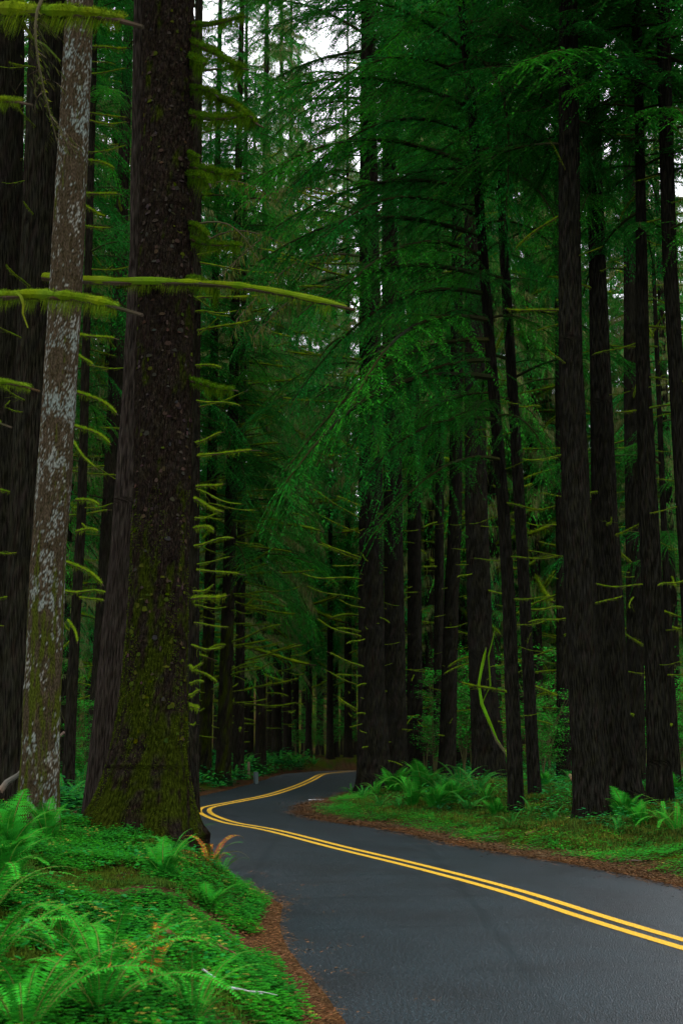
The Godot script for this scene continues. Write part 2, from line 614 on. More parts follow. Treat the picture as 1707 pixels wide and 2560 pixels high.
# A fern frond one unit long, rising on +y and arching over towards +x.
func frond(seed_: int, pairs: int, wide: float, arch: float, green: Color, lacy: bool, brown := 0.0) -> ArrayMesh:
	rng.seed = seed_
	var s := Shape.new()
	var pts := PackedVector3Array()
	var p := Vector3.ZERO
	var bend := rnd(-0.2, 0.2)
	var start := rnd(0.15, 0.4)
	for i in 21:
		pts.append(p)
		var t := i / 20.0
		var a := start + arch * pow(t, 1.3)
		p += Vector3(sin(a), cos(a), bend * t * 0.4).normalized() / 20.0
	var rachis := PackedFloat32Array()
	var rc := PackedColorArray()
	for i in 21:
		rachis.append(0.0065 * (1.0 - i / 22.0))
		rc.append(Color(0.10, 0.13, 0.03))
	s.tube(pts, rachis, 4, rc)
	for k in pairs:
		var t := lerpf(0.12, 0.995, float(k) / pairs)
		var f := t * 20.0
		var i := mini(int(f), 19)
		var o := pts[i].lerp(pts[i + 1], f - i)
		var ax := (pts[i + 1] - pts[i]).normalized()
		var lat := Vector3(0, 0, 1)
		var up := lat.cross(ax).normalized()
		var env := wide * pow(sin(PI * pow(lerpf(0.16, 1.0, t), 0.62)), 0.8) if lacy else wide * minf(1.0, 0.45 + t * 3.0) * pow(1.0 - t, 0.42)
		for sgn in [-1.0, 1.0]:
			var ln: float = maxf(env * rnd(0.9, 1.08), 0.008)
			var d: Vector3 = (lat * sgn + ax * rnd(0.12, 0.32) + up * rnd(-0.16, 0.12)).normalized() * ln
			var col := vary(green, 0.75, 1.25)
			if brown > 0.0 and rng.randf() < brown:
				col = vary([Color(0.28, 0.09, 0.02), Color(0.33, 0.2, 0.02), Color(0.16, 0.05, 0.015)][rng.randi() % 3], 0.7, 1.2)
			if lacy:
				for j in 8:
					var q := (j + 0.5) / 8.0
					for e in [-1.0, 1.0]:
						var l2: float = ln * 0.30 * (1.05 - q)
						s.blade(o + d * q, ax * e * l2 + d.normalized() * l2 * 0.5, d.normalized(), l2 * 0.26, col)
			else:
				s.blade(o, d, ax, 0.36 / pairs, col, 0.3)
	return commit([s, M.leaves])

# A leafy broad-leaved spray one unit across, for shrubs and young maples: [wood, leaves].
func leaf_spray(seed_: int, count: int, leaf: float, green: Color) -> Array:
	rng.seed = seed_
	var wood := Shape.new()
	var fol := Shape.new()
	for k in 7:
		var d := Vector3(rnd(0.4, 1.0), rnd(-0.2, 0.35), rnd(-0.7, 0.7)).normalized() * rnd(0.6, 1.0)
		wood.blade(Vector3.ZERO, d, Vector3(0, 1, 0.2).normalized(), 0.006, Color(0.07, 0.05, 0.03))
		for j in count / 7:
			var o := d * rnd(0.2, 1.0) + Vector3(rnd(-0.1, 0.1), rnd(-0.05, 0.06), rnd(-0.12, 0.12))
			var a := rnd(0, TAU)
			var q := Vector3(cos(a), rnd(-0.5, 0.15), sin(a)).normalized() * leaf * rnd(0.6, 1.2)
			var side := q.cross(Vector3(rnd(-0.3, 0.3), 1, rnd(-0.3, 0.3))).normalized()
			fol.blade(o, q, side, leaf * rnd(0.3, 0.42), vary(green, 0.6, 1.4), 0.5)
	return [wood, fol]

func make_shared() -> void:
	var dark := Color(0.012, 0.10, 0.011)
	var teal := Color(0.013, 0.12, 0.017)
	var fresh := Color(0.020, 0.155, 0.011)
	S.bough = []
	for k in 7:
		var b := bough(100 + k, [0.22, 0.35, 0.45, 0.28, 0.5, 0.3, 0.4][k], 64, 64, 0.021, [dark, teal, dark, fresh, teal, dark, fresh][k], 0.1)
		S.bough.append({"raw": b, "wood": commit([b[0], M.wood]), "fol": commit([b[1], M.needles])})
	S.light_bough = []
	for k in 5:
		S.light_bough.append(bough(200 + k, 0.3 + 0.06 * k, 34, 24, 0.042, [dark, teal, dark, teal, fresh][k], 0.35))
	S.far_bough = []
	for k in 4:
		S.far_bough.append(bough(250 + k, 0.3 + 0.08 * k, 15, 11, 0.095, [dark, teal, dark, teal][k], 0.3))
	S.lush_bough = []
	for k in 6:
		var b := bough(270 + k, 0.3 + 0.07 * k, 34, 24, 0.040, [Color(0.022, 0.19, 0.022), Color(0.032, 0.21, 0.020), Color(0.016, 0.17, 0.030)][k % 3], 0.35)
		rng.seed = 280 + k
		for i in 300:
			var q := rnd(0.1, 0.95)
			b[1].blade(Vector3(q, 0.05 - 0.35 * q * q, rnd(-0.3, 0.3) * (1.0 - q)), Vector3(rnd(-0.02, 0.02), -rnd(0.04, 0.15), rnd(-0.02, 0.02)), Vector3(rnd(-1, 1), 0, rnd(-1, 1)).normalized(), rnd(0.0024, 0.005), vary(Color(0.13, 0.155, 0.055), 0.5, 1.4))
		S.lush_bough.append(b)
	S.moss = []
	for k in 10:
		var b := moss_branch(300 + k, [0.036, 0.028, 0.026, 0.033, 0.022, 0.036, 0.022, 0.03, 0.02, 0.026][k], 1.8, [0.02, 0.05, 0.03, 0.015, 0.04, 0.025, 0.06, 0.02, 0.04, 0.05][k], [0, 1, 2, 0, 2, 1, 3, 1, 2, 1][k])
		S.moss.append({"raw": b, "wood": commit([b[0], M.wood]), "moss": commit([b[1], M.moss]), "both": commit([b[0], M.wood, b[1], M.moss])})
	S.thick = []
	for k in 5:
		var b := moss_branch(330 + k, 0.085, 2.2, 0.05, k % 2, 2600, 0.7, Color(0.036, 0.080, 0.005))
		S.thick.append({"wood": commit([b[0], M.wood]), "moss": commit([b[1], M.moss])})
	S.long = []
	for k in 4:
		var b := moss_branch(340 + k, [0.019, 0.038, 0.05, 0.036][k], 1.3, [0.025, 0.04, 0.06, 0.05][k], 1, 7000, 0.38, Color(0.080, 0.135, 0.008))
		S.long.append({"wood": commit([b[0], M.wood]), "moss": commit([b[1], M.moss])})
	S.dead = []
	for k in 4:
		var b := dead_branch(350 + k)
		S.dead.append({"wood": commit([b[0], M.wood]), "moss": commit([b[1], M.moss])})
	S.crown = []
	for k in 4:
		S.crown.append(crown(400 + k, S.light_bough, 120, 24.0, 3.4, M.needles))
	S.lush = []
	for k in 3:
		S.lush.append(crown(430 + k, S.lush_bough, 165, 34.0, 3.9, M.needles))
	S.far_crown = []
	for k in 5:
		S.far_crown.append(crown(450 + k, S.far_bough, 150, 26.0, 3.0, M.needles))

# A conifer crown of drooping boughs, its base at 0.
func crown(seed_: int, from: Array, count: int, high: float, wide: float, m: Material) -> ArrayMesh:
	var r := RandomNumberGenerator.new()
	r.seed = seed_
	var wood := Shape.new()
	var fol := Shape.new()
	for k in count:
		var t := pow((k + r.randf()) / count, 0.85)
		var length := wide * (0.35 + 0.65 * minf(1.0, t * 5.0)) * pow(1.0 - t, 0.5) * r.randf_range(0.5, 1.2) + 0.35
		var b := Basis(Vector3.UP, r.randf() * TAU) * Basis(Vector3(0, 0, 1), r.randf_range(-0.25, 0.15) + 0.5 * t * t) * Basis.from_scale(Vector3.ONE * length)
		var src: Array = from[r.randi() % from.size()]
		var tr := Transform3D(b, Vector3(0, t * high, 0))
		wood.add(src[0], tr)
		fol.add(src[1], tr)
	return commit([wood, M.wood, fol, m])


# ---------------------------------------------------------------- trees
class Stem:
	var node: Node3D
	var base: Vector3
	var ys := PackedFloat32Array()
	var ax := PackedVector3Array()
	var rad := PackedFloat32Array()

	func find(y: float) -> int:
		var i := 0
		while i < ys.size() - 2 and ys[i + 1] < y:
			i += 1
		return i

	func axis(y: float) -> Vector3:
		var i := find(y)
		return ax[i] + (ax[i + 1] - ax[i]) * ((y - ys[i]) / (ys[i + 1] - ys[i]))

	func radius(y: float) -> float:
		var i := find(y)
		return maxf(0.02, lerpf(rad[i], rad[i + 1], clampf((y - ys[i]) / (ys[i + 1] - ys[i]), 0.0, 1.0)))


# pts: [u, v, width in pixels] from low to high, all at one depth; the trunk is carried on to HIGH metres.
func tree(called: String, label: String, pts: Array, depth: float, high: float, o: Dictionary) -> Stem:
	var t := Stem.new()
	var centres := PackedVector3Array()
	var radii := PackedFloat32Array()
	for p in pts:
		centres.append(at(p[0], p[1], depth))
		radii.append(p[2] * 0.5 * depth / F)
	var foot := centres[0]
	var slope := (centres[1] - centres[0]) / (centres[1].y - centres[0].y)
	var gy := ground_y(foot.x, depth)
	foot += slope * (gy - foot.y)
	t.base = Vector3(foot.x, gy, foot.z)
	t.ys.append(-0.3); t.ax.append(t.base - slope * 0.3); t.rad.append(radii[0])
	for k in centres.size():
		if centres[k].y > gy + 0.25:
			t.ys.append(centres[k].y - gy); t.ax.append(centres[k]); t.rad.append(radii[k])
	var n := t.ys.size() - 1
	var top_slope := (t.ax[n] - t.ax[n - 1]) / (t.ys[n] - t.ys[n - 1])
	top_slope = Vector3(top_slope.x * 0.6, 1.0, top_slope.z)
	var y_end := maxf(high, t.ys[n] + 2.0)
	t.ax.append(t.ax[n] + top_slope * (y_end - t.ys[n])); t.ys.append(y_end); t.rad.append(0.05)
	for k in t.ax.size():
		t.ax[k] -= t.base
	t.node = thing(called, label, "tree", t.base, o.get("group", ""))
	part(t.node, "trunk", trunk_mesh(t, o))
	return t

func trunk_mesh(t: Stem, o: Dictionary) -> ArrayMesh:
	var s := Shape.new()
	var seg: int = o.get("seg", 28)
	var step: float = o.get("step", 0.25)
	var until: float = o.get("fine_until", 14.0)
	var flare: float = o.get("flare", 0.5)
	var lump: float = o.get("lump", 0.05)
	var id: float = t.base.x * 7.0 + t.base.z * 3.0
	var bark: Color = o.get("bark", Color(0.016, 0.0155, 0.011))
	var bark2: Color = o.get("bark2", Color(0.032, 0.030, 0.021))
	var moss: Color = o.get("moss_color", Color(0.034, 0.046, 0.006))
	var moss_top: float = o.get("moss_top", 4.0)
	var moss_much: float = o.get("moss", 0.0)
	var lichen: float = o.get("lichen", 0.0)
	var y := -0.3
	var rows := 0
	var last := t.ys[t.ys.size() - 1]
	while y < last:
		var c := t.axis(y)
		var r := t.radius(y)
		var fl := flare * exp(-maxf(y, 0.0) / o.get("flare_h", 0.45))
		for j in seg + 1:
			var a := TAU * j / seg
			var q := Vector3(cos(a), 0, sin(a))
			var root := pow(0.5 + 0.5 * cos(a * 5.0 + id), 2.0) * 0.6 + 0.4
			var nz := n_mid.get_noise_3d(q.x * 1.2 + id, y * 0.9, q.z * 1.2)
			var nf := n_fine.get_noise_3d(q.x * 0.9 + id, y * 0.7, q.z * 0.9)
			s.v.append(c + q * r * (1.0 + fl * root + lump * nz + lump * 0.5 * nf))
			s.uv.append(Vector2(float(j) / seg * maxf(1.0, roundf(r * 6.3)), y))
			var grain := n_fine.get_noise_3d(q.x * 2.2 + id, y * 1.2, q.z * 2.2)
			var col := bark.lerp(bark2, clampf(grain + 0.45, 0, 1))
			if lichen > 0.0:
				var w := 0.7 * n_mid.get_noise_3d(q.x * 2.6 + id, y * 8.0, q.z * 2.6) + n_fine.get_noise_3d(q.x * 2.2 + id, y * 7.0, q.z * 2.2)
				var where := n_big.get_noise_2d(y * 6.0, id)
				col = col.lerp(Color(0.26, 0.26, 0.225).lerp(Color(0.19, 0.24, 0.22), clampf(where + 0.5, 0, 1)), lichen * smoothstep(0.34, 0.46, w + 0.3 * where + 0.8 * n_mid.get_noise_3d(q.x * 0.7 + id, y * 1.1, q.z * 0.7 + 5.0)))
			if moss_much > 0.0:
				var mo := n_mid.get_noise_3d(q.x * 1.6 + 40.0, y * 0.8, q.z * 1.6 + id) + 0.5 * grain + moss_much - 0.55 * smoothstep(moss_top * 0.5, moss_top * 1.3, y)
				col = col.lerp(moss, smoothstep(0.0, 0.3, mo))
			s.c.append(col)
		rows += 1
		y += step if y < until else step * 5.0
	for i in rows - 1:
		for j in seg:
			var a := i * (seg + 1) + j
			s.idx.append(a); s.idx.append(a + 1); s.idx.append(a + seg + 1)
			s.idx.append(a + 1); s.idx.append(a + seg + 2); s.idx.append(a + seg + 1)
	smooth_normals(s)
	return commit([s, M[o.get("material", "bark")]])

# One branch as a part of its tree; kind: "moss", "thick", "dead" or "bough".
func branch(t: Stem, kind: String, variant: int, y: float, azimuth: float, tilt: float, length: float, roll := 0.0) -> void:
	var dir := Vector3(cos(azimuth), 0, sin(azimuth))
	var b := Basis(Vector3.UP, -azimuth) * Basis(Vector3(0, 0, 1), tilt) * Basis(Vector3(1, 0, 0), roll) * Basis.from_scale(Vector3.ONE * length)
	put_branch(t.node, kind, variant, Transform3D(b, t.axis(y) + dir * t.radius(y) * 0.7))

func put_branch(parent: Node, kind: String, variant: int, tr: Transform3D) -> void:
	var set_: Array = S[kind]
	var d: Dictionary = set_[variant % set_.size()]
	var w := part(parent, "branch", d.wood, tr)
	if kind == "bough":
		part(w, "foliage", d.fol)
	else:
		var m := part(w, "moss", d.moss)
		if kind == "dead":
			m.set_meta("kind", "stuff")

# A branch from one point to another, in world coordinates; fat: thickness against that of the shared shape.
func branch_between(t: Stem, kind: String, variant: int, a: Vector3, b: Vector3, fat := 1.0) -> void:
	var x := b - a
	var length := x.length()
	var z := x.normalized().cross(Vector3.UP).normalized()
	var y := z.cross(x.normalized())
	put_branch(t.node, kind, variant, Transform3D(Basis(x, y * length * fat, z * length * fat), a - t.base))

func stubs(t: Stem, seed_: int, count: int, y0: float, y1: float, l0: float, l1: float, towards := 99.0, spread := PI) -> void:
	var r := RandomNumberGenerator.new()
	r.seed = seed_
	for k in count:
		var a := r.randf() * TAU if towards > 90.0 else towards + r.randf_range(-spread, spread)
		branch(t, "moss", r.randi() % 10, lerpf(y0, y1, (k + r.randf()) / count), a, r.randf_range(-0.3, 0.25), r.randf_range(l0, l1))

func boughs(t: Stem, seed_: int, count: int, y0: float, y1: float, l0: float, l1: float, towards := 99.0, spread := PI, tilt0 := -0.3, tilt1 := 0.25) -> void:
	var r := RandomNumberGenerator.new()
	r.seed = seed_
	for k in count:
		var q := (k + r.randf()) / count
		var a := r.randf() * TAU if towards > 90.0 else towards + r.randf_range(-spread, spread)
		branch(t, "bough", r.randi() % 7, lerpf(y0, y1, r.randf()), a, r.randf_range(tilt0, tilt1), lerpf(l0, l1, q) * r.randf_range(0.55, 1.3))

func top_crown(t: Stem, variant: int, y: float, wide := 1.0, tall := 1.0) -> void:
	part(t.node, "crown", S.crown[variant % 4], Transform3D(Basis(Vector3.UP, variant * 1.7) * Basis.from_scale(Vector3(wide, tall, wide)), t.axis(y)))


func _ready() -> void:
	# ---- camera
	var cam := Camera3D.new()
	cam.name = "camera"
	add_child(cam)
	var lens := CameraAttributesPhysical.new()
	lens.frustum_focal_length = 12.0 / (1280.0 / F)
	lens.frustum_near = 0.1
	lens.frustum_far = 900.0
	lens.frustum_focus_distance = 24.0
	lens.exposure_aperture = 3.6
	cam.attributes = lens
	cam.fov = rad_to_deg(2.0 * atan(1280.0 / F))
	cam.far = 900.0
	cam.position = EYE
	cam.rotation = Vector3(pitch, 0, 0)
	cam.current = true

	# ---- sky, sun, exposure
	var env := Environment.new()
	env.background_mode = Environment.BG_SKY
	var sky := Sky.new()
	var sm := ProceduralSkyMaterial.new()
	sm.sky_top_color = Color(0.97, 0.97, 1.0)
	sm.sky_horizon_color = Color(0.97, 0.97, 1.0)
	sm.ground_bottom_color = Color(0.08, 0.1, 0.08)
	sm.ground_horizon_color = Color(0.3, 0.33, 0.3)
	sm.sun_angle_max = 0.0
	sky.sky_material = sm
	env.sky = sky
	env.tonemap_mode = Environment.TONE_MAPPER_LINEAR
	env.tonemap_exposure = 3.7
	env.sdfgi_enabled = true
	env.ssao_enabled = true
	env.ssil_enabled = true
	var we := WorldEnvironment.new()
	we.name = "world_environment"
	we.environment = env
	add_child(we)
	var sun := DirectionalLight3D.new()
	sun.name = "sun"
	sun.light_energy = 0.3
	sun.light_angular_distance = 40.0
	sun.light_color = Color(1.0, 0.98, 0.94)
	sun.shadow_enabled = true
	add_child(sun)
	sun.rotation = Vector3(deg_to_rad(-68), deg_to_rad(20), 0)

	n_big = noise(FastNoiseLite.TYPE_SIMPLEX_SMOOTH, 0.22, 1, 3)
	n_mid = noise(FastNoiseLite.TYPE_SIMPLEX_SMOOTH, 1.1, 2, 3)
	n_fine = noise(FastNoiseLite.TYPE_SIMPLEX_SMOOTH, 4.5, 3, 3)
	make_materials()
	make_centre_line()
	make_ground()
	make_road()
	make_shared()
	make_left_trees()
	make_right_trees()
	make_wood()
	make_ferns()
	make_cover()
	make_small()



func make_left_trees() -> void:
	# near trunk just outside the frame, whose mossy branches reach in
	var t0 := tree("alder_tree", "leaning alder whose blurred bright mossy branches reach in before the lichened trunk", [[-330, 2400, 170], [-300, 1200, 160], [-280, 0, 150]], 9.6, 22.0, {"seg": 16, "moss": 0.3, "moss_top": 20.0})
	branch_between(t0, "long", 1, at(-230, 740, 9.4), at(352, 766, 8.4), 0.95)
	branch_between(t0, "long", 2, at(-230, -30, 9.4), at(310, 92, 8.4), 1.0)
	branch_between(t0, "long", 2, at(-250, 230, 9.4), at(52, 280, 8.6), 0.9)
	branch_between(t0, "long", 3, at(-260, 930, 9.4), at(98, 992, 8.6), 0.9)
	branch_between(t0, "long", 1, at(-260, 1040, 9.4), at(26, 1058, 8.6), 0.8)
	branch_between(t0, "dead", 0, at(118, -20, 8.8), at(52, 265, 8.5), 1.3)
	top_crown(t0, 1, 9.0, 0.8, 0.5)

	var t1 := tree("alder_tree", "slender alder trunk with white lichen blotches on brown bark", [[95, 2035, 96], [121, 1400, 88], [136, 1197, 87], [163, 762, 85], [196, 109, 76]], 18.0, 24.0,
		{"seg": 90, "step": 0.03, "material": "lichen_bark", "bark": Color(0.030, 0.025, 0.014), "bark2": Color(0.075, 0.058, 0.038), "lichen": 0.85, "moss": 0.08, "moss_top": 4.0, "flare": 0.25, "moss_color": Color(0.045, 0.055, 0.008)})
	top_crown(t1, 2, 13.5, 0.7, 0.5)

	var t2 := tree("spruce_tree", "thick spruce with flaking scaly bark and a mossy flared foot beside the road bend", [[342, 2088, 268], [358, 2000, 226], [372, 1900, 192], [381, 1800, 174], [388, 1680, 156], [400, 1400, 143], [412, 970, 145], [420, 300, 139], [424, 0, 136]], 20.0, 40.0,
		{"seg": 72, "step": 0.06, "material": "scaly_bark", "bark": Color(0.016, 0.013, 0.010), "bark2": Color(0.034, 0.027, 0.020), "moss": 0.2, "moss_top": 4.2, "flare": 0.45, "flare_h": 0.4, "lump": 0.09, "moss_color": Color(0.030, 0.042, 0.006)})
	bark_scales(t2)
	trunk_moss(t2, 26000, 4.8)
	var k := 0
	for q in [[480, 66, 612, 50], [482, 108, 622, 158], [482, 145, 522, 146], [480, 222, 552, 228], [530, 240, 668, 288], [480, 288, 625, 304], [480, 385, 496, 384], [480, 418, 622, 424], [480, 440, 532, 448], [476, 562, 532, 572], [480, 596, 600, 628], [476, 705, 548, 704], [474, 950, 602, 968]]:
		branch_between(t2, "thick", k, at(q[0] - 12, q[1], 19.9), at(q[2], q[3], 19.4 - 0.15 * (k % 3)), 1.25 if q[2] - q[0] < 90 else 0.95)
		k += 1
	top_crown(t2, 0, 13.8, 1.1, 1.05)

	var t3 := tree("spruce_tree", "leaning grey-brown trunk with fine ridged bark close behind the thick spruce", [[250, 2030, 84], [284, 1680, 78], [312, 1400, 76], [340, 1020, 74], [358, 640, 70], [366, 0, 66]], 22.5, 36.0,
		{"seg": 40, "step": 0.1, "bark": Color(0.032, 0.027, 0.021), "bark2": Color(0.06, 0.05, 0.04), "moss": -0.12, "moss_top": 4.0, "flare": 0.2})
	top_crown(t3, 1, 16.0, 1.0, 0.8)

	var t4 := tree("spruce_tree", "dark broad trunk half hidden behind the lichened alder", [[50, 2000, 108], [70, 1400, 100], [90, 900, 100], [112, 330, 98], [120, 0, 95]], 21.0, 38.0,
		{"seg": 36, "step": 0.12, "moss": 0.0, "moss_top": 9.0})
	for q in [[220, 30, 325, 28, 21, 21, 0, 1.3], [222, 118, 326, 121, 21, 20.8, 5, 1.5], [220, 152, 292, 162, 21, 21, 1, 1.3], [222, 185, 326, 176, 21, 21, 2, 1.2], [210, 282, 322, 291, 21, 20.8, 7, 1.2], [210, 298, 323, 318, 21, 20.6, 4, 1.2], [205, 384, 322, 368, 21, 21, 9, 1.2], [205, 400, 296, 404, 21, 20.7, 0, 1.6], [200, 484, 311, 482, 21, 20.6, 3, 1.5], [198, 508, 266, 545, 21, 20.6, 5, 1.5], [195, 566, 279, 566, 21, 20.6, 7, 1.6]]:
		branch_between(t4, "moss", q[6], at(q[0], q[1], q[4]), at(q[2], q[3], q[5]), q[7])
	branch_between(t4, "long", 0, at(110, 695, 20.6), at(905, 748, 17.6), 1.0)
	stubs(t4, 41, 14, 2.0, 13.0, 0.5, 1.1, 2.6, 0.9)
	top_crown(t4, 2, 15.0, 1.0, 0.9)

	var t5 := tree("spruce_tree", "black-brown trunk deep in the shade left of the broad dark trunk", [[-10, 2000, 92], [0, 1200, 90], [12, 640, 92], [20, 0, 90]], 25.0, 38.0, {"seg": 24, "step": 0.2})
	stubs(t5, 51, 16, 3.0, 15.0, 0.5, 1.2)
	top_crown(t5, 3, 17.0)

	var t6 := tree("spruce_tree", "thin black trunk between the lichened alder and the leaning ridged trunk", [[172, 1925, 30], [188, 1580, 26], [205, 1280, 24], [215, 900, 22]], 38.0, 30.0, {"seg": 16, "step": 0.3})
	for q in [[165, 1405, 268, 1440], [163, 1478, 265, 1485], [195, 838, 303, 844], [195, 888, 240, 912], [190, 980, 305, 1012], [185, 1065, 287, 1088], [182, 1100, 240, 1185], [170, 1550, 200, 1590], [190, 1250, 255, 1245], [190, 1330, 250, 1310]]:
		branch_between(t6, "moss", int(q[0] + q[1]), at(q[0], q[1], 37.6), at(q[2], q[3], 36.5), 1.3)
	stubs(t6, 61, 12, 4.0, 18.0, 0.8, 1.8)
	boughs(t6, 62, 12, 8.0, 22.0, 2.6, 2.2)
	top_crown(t6, 0, 20.0, 0.8, 0.5)

	var t6b := tree("spruce_tree", "straight dark trunk seen behind the leaning ridged trunk", [[235, 1930, 42], [277, 1240, 40], [289, 970, 38], [300, 700, 36]], 45.0, 38.0, {"seg": 16, "step": 0.3})
	stubs(t6b, 65, 24, 3.0, 22.0, 0.8, 2.0)
	boughs(t6b, 66, 14, 9.0, 24.0, 2.8, 2.6)
	top_crown(t6b, 2, 22.0, 0.9, 0.7)

	var t7 := tree("spruce_tree", "slim trunk with rows of bright mossy branches just past the thick spruce", [[480, 1950, 36], [484, 1280, 31], [489, 800, 28], [493, 400, 26]], 36.0, 30.0, {"seg": 18, "step": 0.25, "moss": 0.0, "moss_top": 12.0})
	k = 0
	for q in [[488, 915, 560, 905], [490, 1000, 600, 1015], [492, 1108, 560, 1090], [495, 1140, 655, 1120], [495, 1020, 620, 985], [492, 1218, 562, 1212], [492, 1222, 604, 1255], [490, 1245, 560, 1276], [530, 1258, 640, 1282], [490, 1296, 545, 1290], [490, 1322, 540, 1305], [488, 1366, 580, 1346], [490, 1412, 585, 1396], [490, 1424, 618, 1434], [486, 1478, 540, 1474], [484, 1498, 570, 1492], [482, 1514, 565, 1512], [484, 1556, 575, 1566], [482, 1612, 550, 1628], [480, 1665, 505, 1670], [480, 1672, 550, 1692], [480, 1708, 505, 1706], [480, 1738, 500, 1736], [480, 1764, 502, 1768], [480, 1810, 492, 1812], [490, 830, 640, 800], [490, 780, 590, 770], [492, 745, 660, 735], [495, 655, 700, 690], [492, 640, 610, 610]]:
		branch_between(t7, "moss", k, at(q[0] - 8, q[1], 36.0), at(q[2], q[3], 35.0 - 0.4 * (k % 4)), 0.7 if q[2] - q[0] > 90 else 1.0)
		k += 1
	stubs(t7, 71, 10, 2.0, 14.0, 0.5, 1.4)
	for q in [[492, 620, 720, 540], [492, 560, 700, 600], [494, 480, 690, 430]]:
		branch_between(t7, "dead", k, at(q[0], q[1], 36.0), at(q[2], q[3], 34.5), 1.0)
		k += 1
	boughs(t7, 72, 12, 13.0, 26.0, 2.6, 2.2)

	var names := ["stout greenish-brown trunk above the mossy mound at the far road bank", "dark straight trunk above ferns on the far road bank", "third slim trunk on the far bank next to the marker posts"]
	var spec := [[[[510, 1921, 36], [522, 1600, 30], [528, 1300, 27]], 58.0], [[[559, 1915, 38], [570, 1530, 32], [578, 1250, 30]], 57.0], [[[597, 1900, 26], [601, 1600, 23], [604, 1300, 20]], 64.0]]
	for i in 3:
		var t := tree("spruce_tree", names[i], spec[i][0], spec[i][1], 40.0, {"seg": 18, "step": 0.3, "moss": 0.12 - 0.1 * i, "moss_top": 8.0})
		stubs(t, 80 + i, 26, 2.0, 15.0, 0.6, 2.2)
		stubs(t, 85 + i, 22, 3.0, 20.0, 1.2, 3.2, 0.2, 0.9)
		boughs(t, 90 + i, 26, 9.0, 26.0, 3.6, 3.0, 0.4, 1.6)
		top_crown(t, i, 22.0, 0.6, 0.7)

func bark_scales(t: Stem) -> void:
	rng.seed = 900
	var s := Shape.new()
	for k in 1500:
		var y := rnd(1.3, 14.0)
		if n_mid.get_noise_1d(y * 2.0 + k) < -0.25:
			continue
		var a := rnd(0, TAU)
		var r := t.radius(y) * (1.02 + 0.45 * exp(-y / 0.4) * (pow(0.5 + 0.5 * cos(a * 5.0 + t.base.x * 7.0 + t.base.z * 3.0), 2.0) * 0.6 + 0.4)) + 0.006
		var w := rnd(0.015, 0.055)
		var h := rnd(0.025, 0.075)
		var lift := rnd(0.001, 0.007)
		var col := vary(Color(0.022, 0.018, 0.0135), 0.8, 1.25)
		if rng.randf() < (0.75 if y < 3.4 else 0.22):
			col = vary(Color(0.024, 0.032, 0.005), 0.7, 1.2)
		var b := s.v.size()
		for row in 3:
			for c in 4:
				var q := c / 3.0 - 0.5
				var aa := a + q * w * 2.0 / r * (1.0 if row > 0 else 0.6)
				var yy := y - row * 0.5 * h + (0.35 * h * q * q * 4.0 if row == 2 else 0.0) * rnd(0.5, 1.2)
				var rr := r - 0.008 + lift * row * 0.6 - 0.012 * absf(q) * 2.0
				s.v.append(t.axis(yy) + Vector3(cos(aa), 0, sin(aa)) * rr)
				s.c.append(col)
		for row in 2:
			for c in 3:
				var i := b + row * 4 + c
				s.idx.append(i); s.idx.append(i + 1); s.idx.append(i + 4)
				s.idx.append(i + 1); s.idx.append(i + 5); s.idx.append(i + 4)
		for c in 3:
			var i := b + 8 + c
			var e := s.v.size()
			s.v.append(t.axis(y - h) + (s.v[i] - t.axis(y - h)) * 0.955)
			s.v.append(t.axis(y - h) + (s.v[i + 1] - t.axis(y - h)) * 0.955)
			s.c.append(col); s.c.append(col)
			s.idx.append(i); s.idx.append(i + 1); s.idx.append(e)
			s.idx.append(i + 1); s.idx.append(e + 1); s.idx.append(e)
	var o := part(t.node, "bark_scales", commit([s, M.wood]))
	o.set_meta("kind", "stuff")

func trunk_moss(t: Stem, count: int, top: float) -> void:
	rng.seed = 950
	var s := Shape.new()
	for k in count:
		var y := top * pow(rng.randf(), 1.3)
		var a := rnd(0, TAU)
		if n_mid.get_noise_3d(cos(a) * 1.5, y * 0.7, sin(a) * 1.5) < -0.05 + 0.25 * y / top - 0.15 * smoothstep(0.2, 0.9, -cos(a)):
			continue
		var q := Vector3(cos(a), 0, sin(a))
		var r := t.radius(y) * (1.0 + 0.45 * exp(-y / 0.4) * (pow(0.5 + 0.5 * cos(a * 5.0 + t.base.x * 7.0 + t.base.z * 3.0), 2.0) * 0.6 + 0.4)) + 0.002
		var ln := rnd(0.012, 0.035)
		var d := (q * rnd(0.3, 1.0) + Vector3(rnd(-0.4, 0.4), rnd(-1.0, 0.2), rnd(-0.4, 0.4))).normalized() * ln
		s.blade(t.axis(y) + q * r, d, d.cross(Vector3(rnd(-1, 1), rnd(-1, 1), rnd(-1, 1))).normalized(), rnd(0.002, 0.005), vary(Color(0.036, 0.055, 0.006), 0.6, 1.4))
	var o := part(t.node, "moss", commit([s, M.moss]))
	o.set_meta("kind", "stuff")


